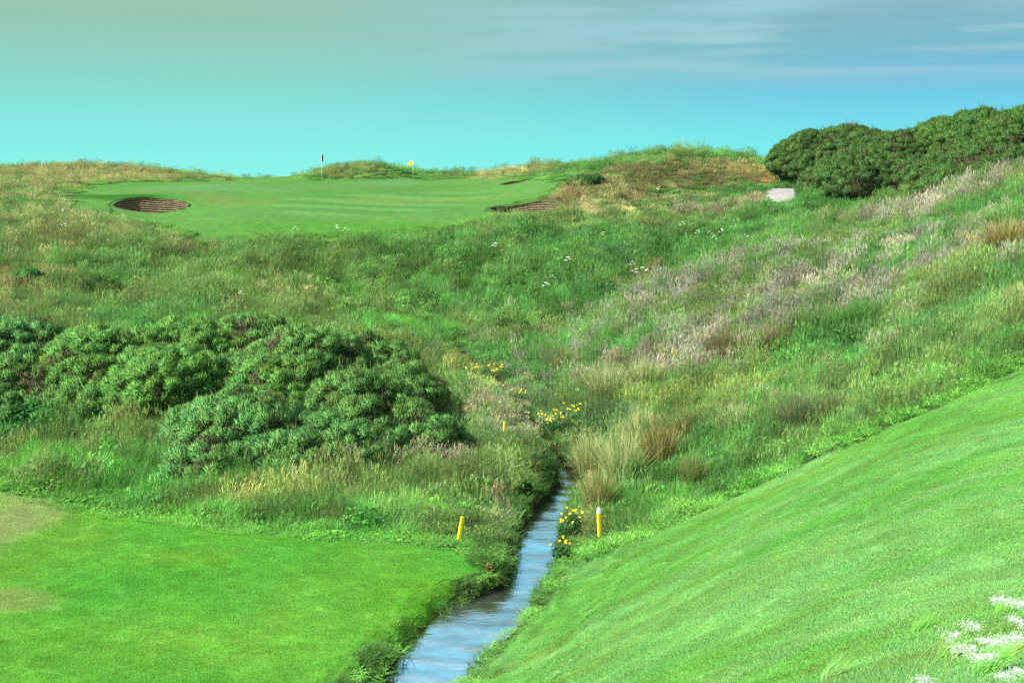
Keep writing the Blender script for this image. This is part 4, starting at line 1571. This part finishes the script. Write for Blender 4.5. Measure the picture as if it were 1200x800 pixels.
# ------------------------------------------------------------------ white plumed flowers on the near bank, bent by the wind
def plume(u, v, d, L, bend, label, seed, dense=1.0):
    rng = np.random.default_rng(1100 + seed)
    a, zt = ray(u, v)
    hx, hz = a * d, zt * d
    x0, y0 = hx - .32, d - .10
    g0 = float(bilerp(np.array([x0]), np.array([y0]))[0])
    t = thing('white_plume_flower', label, 'flower', (x0, y0, g0), 'white flowers on the near bank')
    hh = hz - g0
    # stem curve: rises from the root and bows over to the right with the wind
    P0, P1, P2 = Vector((0, 0, -.03)), Vector((.06, .02, hh * .95)), Vector((hx - x0, d - y0, hh))
    pts = [P0 * (1 - s_) ** 2 + P1 * 2 * s_ * (1 - s_) + P2 * s_ ** 2 for s_ in [i / 10 for i in range(11)]]
    bm = bmesh.new()
    tube(bm, pts, [.0035 - .0002 * i for i in range(11)], 5)
    stm = bm_obj('stem', bm, plain('flower_stem', C(160,196,105, 1.2), .7, .2), t)
    g = Geo()
    n = 22
    b = disc(n, .05, rng)
    blades(g, b, rng.uniform(.15, .4, n), rng.uniform(.006, .012, n), rng.normal(.2, .8, n), rng.uniform(.3, 1.2, n), C(130,170,85) * shade(n, rng), rng)
    g.mesh('leaf_blades', M_LEAF, t)
    g = Geo()
    n = int(1100 * dense * L / .25)
    s_ = rng.uniform(0, 1, n)
    dirv = Vector((1, .1, bend)).normalized()
    c = np.array(P2)[None] + (s_[:, None] * L) * np.array([dirv.x, dirv.y, dirv.z])[None]
    c[:, 2] += -(s_ ** 2) * L * .2 + .012 * np.sin(s_ * 9 + seed)
    wd_ = rng.uniform(.2, 2.0, n) * .026 * np.sin(np.pi * np.clip(s_ * .85 + .12, 0, 1))
    off = rng.normal(0, 1, (n, 3)) * wd_[:, None] * np.array([1.0, .8, .45])
    dd = off / (np.linalg.norm(off, axis=1, keepdims=True) + 1e-6) + np.array([1.0, 0, .25])
    dd /= np.linalg.norm(dd, axis=1, keepdims=True)
    tris(g, c + off, dd, rng.uniform(.006, .016, n), rng.uniform(.002, .0045, n), np.tile(np.array([.74, .78, .76]), (n, 1)) * rng.uniform(.8, 1.05, (n, 1)), rng)
    g.mesh('flower_head', M_SELF, stm)


for k, a in enumerate([
 (1163, 704, 7.2, .24, .02, 'topmost white plume over the near bank, nearly level'),
 (1182, 727, 7.0, .22, -.05, 'white plume at the right edge, second from the top'),
 (1146, 752, 6.8, .34, .16, 'longest white plume, crossing to the right edge'),
 (1128, 731, 7.4, .10, .0, 'short white tuft left of the second plume'),
 (1109, 748, 7.3, .08, .7, 'small upright white tuft farthest up on the left'),
 (1117, 763, 7.0, .13, .35, 'slanting white tuft below the small upright one'),
 (1137, 772, 6.8, .15, .25, 'white tuft under the longest plume'),
 (1168, 795, 6.5, .15, .5, 'white tuft low at the right bottom corner'),
 (1074, 797, 6.8, .08, .1, 'lone small white tuft at the bottom, farthest left of them'),
]):
    plume(*a, seed=k)


def wisp(u, v, d, label, seed, h=.28, col=C(140,188,105,1.0)):
    """soft grass in seed bent by the wind"""
    rng = np.random.default_rng(1200 + seed)
    p = ground_at(u, v)
    o_ = Geo()
    n = 150
    b = disc(n, .09, rng)
    blades(o_, b, h * rng.uniform(.6, 1.2, n), rng.uniform(.004, .008, n), rng.normal(.3, .3, n), rng.uniform(.5, 1.3, n), np.array(col) * 2.0 * shade(n, rng), rng)
    ob = o_.mesh('grass_tuft', M_SELF)
    ob.location = p
    tag(ob, label, 'grass tuft', 'wind bent grass tufts on the near bank')


wisp(970, 797, 11, 'pale grass tuft at the bottom of the bank, alone on the left', 0)
wisp(1075, 742, 9, 'green grass tuft left of the white flowers', 1, .24, C(120,190,85))
wisp(1105, 775, 9, 'olive green grass tuft under the white flowers', 2, .22, C(135,185,90))
wisp(1170, 722, 9, 'bent green grass tuft between the two top white plumes', 3, .22, C(140,195,95))
wisp(1150, 792, 8, 'green grass tuft at the foot of the lowest white tuft', 4, .3, C(125,195,85))
wisp(1190, 770, 8, 'pale green grass tuft at the right edge below the longest plume', 5, .24, C(145,185,95))
# ------------------------------------------------------------------ light and sky
SUN_EL, SUN_AZ = math.radians(43), math.radians(-122)       # azimuth clockwise from +Y: behind the camera on the left
sun_d = bpy.data.lights.new('sun', 'SUN')
sun_d.energy = 4.6
sun_d.angle = math.radians(1.5)
sun_d.color = (1.0, 0.95, 0.84)
sun = bpy.data.objects.new('sun', sun_d)
COL.objects.link(sun)
sdir = Vector((math.sin(SUN_AZ) * math.cos(SUN_EL), math.cos(SUN_AZ) * math.cos(SUN_EL), math.sin(SUN_EL)))
sun.rotation_euler = sdir.to_track_quat('Z', 'Y').to_euler()
sun.location = (0, 0, 60)

w = bpy.data.worlds.new('World')
scene.world = w
w.use_nodes = True
nt = w.node_tree
nt.nodes.clear()
wo = nt.nodes.new('ShaderNodeOutputWorld')
bg = nt.nodes.new('ShaderNodeBackground')
bg.inputs['Strength'].default_value = 0.13
nt.links.new(bg.outputs[0], wo.inputs['Surface'])
sky = nt.nodes.new('ShaderNodeTexSky')
sky.sky_type = 'NISHITA'
sky.sun_disc = False
sky.sun_elevation = SUN_EL
sky.sun_rotation = SUN_AZ
sky.air_density, sky.dust_density, sky.ozone_density = 1.0, 0.6, 1.0
tc = nt.nodes.new('ShaderNodeTexCoord')
sep = nt.nodes.new('ShaderNodeSeparateXYZ')
nt.links.new(tc.outputs['Generated'], sep.inputs[0])


def ramp(stops, src):
    r = nt.nodes.new('ShaderNodeValToRGB')
    e = r.color_ramp.elements
    while len(e) > 1:
        e.remove(e[0])
    e[0].position, e[0].color = stops[0][0], (*stops[0][1], 1)
    for p_, c_ in stops[1:]:
        el = e.new(p_)
        el.color = (*c_, 1)
    nt.links.new(src, r.inputs[0])
    return r.outputs[0]


def mix(a, b, f, blend='MIX'):
    m_ = nt.nodes.new('ShaderNodeMix')
    m_.data_type = 'RGBA'
    m_.blend_type = blend
    for sock, val in ((m_.inputs[6], a), (m_.inputs[7], b), (m_.inputs[0], f)):
        if hasattr(val, 'is_linked'):
            nt.links.new(val, sock)
        elif isinstance(val, tuple):
            sock.default_value = (*val, 1)
        else:
            sock.default_value = val
    return m_.outputs[2]


def mrange(src, a, b, c_=0.0, d_=1.0, sm=True):
    m_ = nt.nodes.new('ShaderNodeMapRange')
    if sm: m_.interpolation_type = 'SMOOTHSTEP'
    m_.inputs['From Min'].default_value, m_.inputs['From Max'].default_value = a, b
    m_.inputs['To Min'].default_value, m_.inputs['To Max'].default_value = c_, d_
    nt.links.new(src, m_.inputs['Value'])
    return m_.outputs[0]


SKYK = 3.4                                                    # lifts display colours to the sky's physical scale
def S(r, g, b):
    c = lin(r, g, b) * SKYK
    return tuple(float(v) for v in c)


Z1 = tuple(1.5 * v for v in S(240,240,225))
Z2 = tuple(1.6 * v for v in S(235,238,230))
# thin sea haze near the horizon is turquoise, brightened above the view as added fill and for the stream's reflection (sin of elevation)
B1, B2 = tuple(1.55 * v for v in S(104,212,244)), tuple(1.45 * v for v in S(150,222,250))
left = ramp([(0.0, S(122,240,232)), (0.025, S(112,230,224)), (0.05, S(112,218,210)), (0.08, S(122,203,188)), (0.12, S(138,186,162)), (0.15, S(146,190,168)), (0.22, B1), (0.36, B2), (0.6, Z1), (1.0, Z2)], sep.outputs['Z'])
right = ramp([(0.0, S(92,236,240)), (0.03, S(82,220,230)), (0.055, S(80,196,222)), (0.075, S(82,174,210)), (0.1, S(102,172,192)), (0.135, S(112,164,178)), (0.22, B1), (0.36, B2), (0.6, Z1), (1.0, Z2)], sep.outputs['Z'])
haze = mix(left, right, mrange(sep.outputs['X'], -0.22, 0.34))
# scale the haze colours inside the sky texture's own brightness
mp = nt.nodes.new('ShaderNodeMapping')
mp.inputs['Scale'].default_value = (2.6, 2.6, 30.0)
mp.inputs['Location'].default_value = (0.3, 0.0, 0.4)
nt.links.new(tc.outputs['Generated'], mp.inputs[0])
nz = nt.nodes.new('ShaderNodeTexNoise')
nz.inputs['Scale'].default_value = 2.4
nz.inputs['Detail'].default_value = 7
nz.inputs['Roughness'].default_value = 0.58
nt.links.new(mp.outputs[0], nz.inputs['Vector'])
cl = mrange(nz.outputs['Fac'], 0.47, 0.66)
high = mrange(sep.outputs['Z'], 0.078, 0.10)
east = mrange(sep.outputs['X'], -0.12, 0.12)
mul = nt.nodes.new('ShaderNodeMath'); mul.operation = 'MULTIPLY'
nt.links.new(cl, mul.inputs[0]); nt.links.new(high, mul.inputs[1])
mul2 = nt.nodes.new('ShaderNodeMath'); mul2.operation = 'MULTIPLY'
nt.links.new(mul.outputs[0], mul2.inputs[0]); nt.links.new(east, mul2.inputs[1])
mul3 = nt.nodes.new('ShaderNodeMath'); mul3.operation = 'MULTIPLY'
nt.links.new(mul2.outputs[0], mul3.inputs[0]); mul3.inputs[1].default_value = 0.7
cloudy = mix(haze, S(160,198,204), mul3.outputs[0])
# broad soft bands of high cloud
mpb = nt.nodes.new('ShaderNodeMapping')
mpb.inputs['Scale'].default_value = (1.5, 1.5, 17.0)
mpb.inputs['Location'].default_value = (1.7, 0.4, 0.0)
nt.links.new(tc.outputs['Generated'], mpb.inputs[0])
nb = nt.nodes.new('ShaderNodeTexNoise')
nb.inputs['Scale'].default_value = 2.0
nb.inputs['Detail'].default_value = 5
nb.inputs['Distortion'].default_value = 0.4
nt.links.new(mpb.outputs[0], nb.inputs['Vector'])
fb = nt.nodes.new('ShaderNodeMath'); fb.operation = 'MULTIPLY'
nt.links.new(mrange(nb.outputs['Fac'], 0.36, 0.6, 0, .8), fb.inputs[0]); nt.links.new(mrange(sep.outputs['Z'], 0.062, 0.09), fb.inputs[1])
fb2 = nt.nodes.new('ShaderNodeMath'); fb2.operation = 'MULTIPLY'
nt.links.new(fb.outputs[0], fb2.inputs[0]); nt.links.new(mrange(sep.outputs['X'], -0.2, 0.1), fb2.inputs[1])
cloudy = mix(cloudy, S(146,194,202), fb2.outputs[0])
skyc = mix(sky.outputs[0], cloudy, 0.95)
nt.links.new(skyc, bg.inputs['Color'])

vs = scene.view_settings
vs.view_transform, vs.look, vs.gamma, vs.exposure = 'Standard', 'None', 1.0, 1.25
scene.render.engine = 'CYCLES'
scene.cycles.max_bounces = 6
scene.cycles.diffuse_bounces = 3
scene.cycles.glossy_bounces = 2
scene.cycles.transmission_bounces = 3
scene.cycles.transparent_max_bounces = 8
scene.cycles.caustics_reflective = scene.cycles.caustics_refractive = False
scene.cycles.use_denoising = False
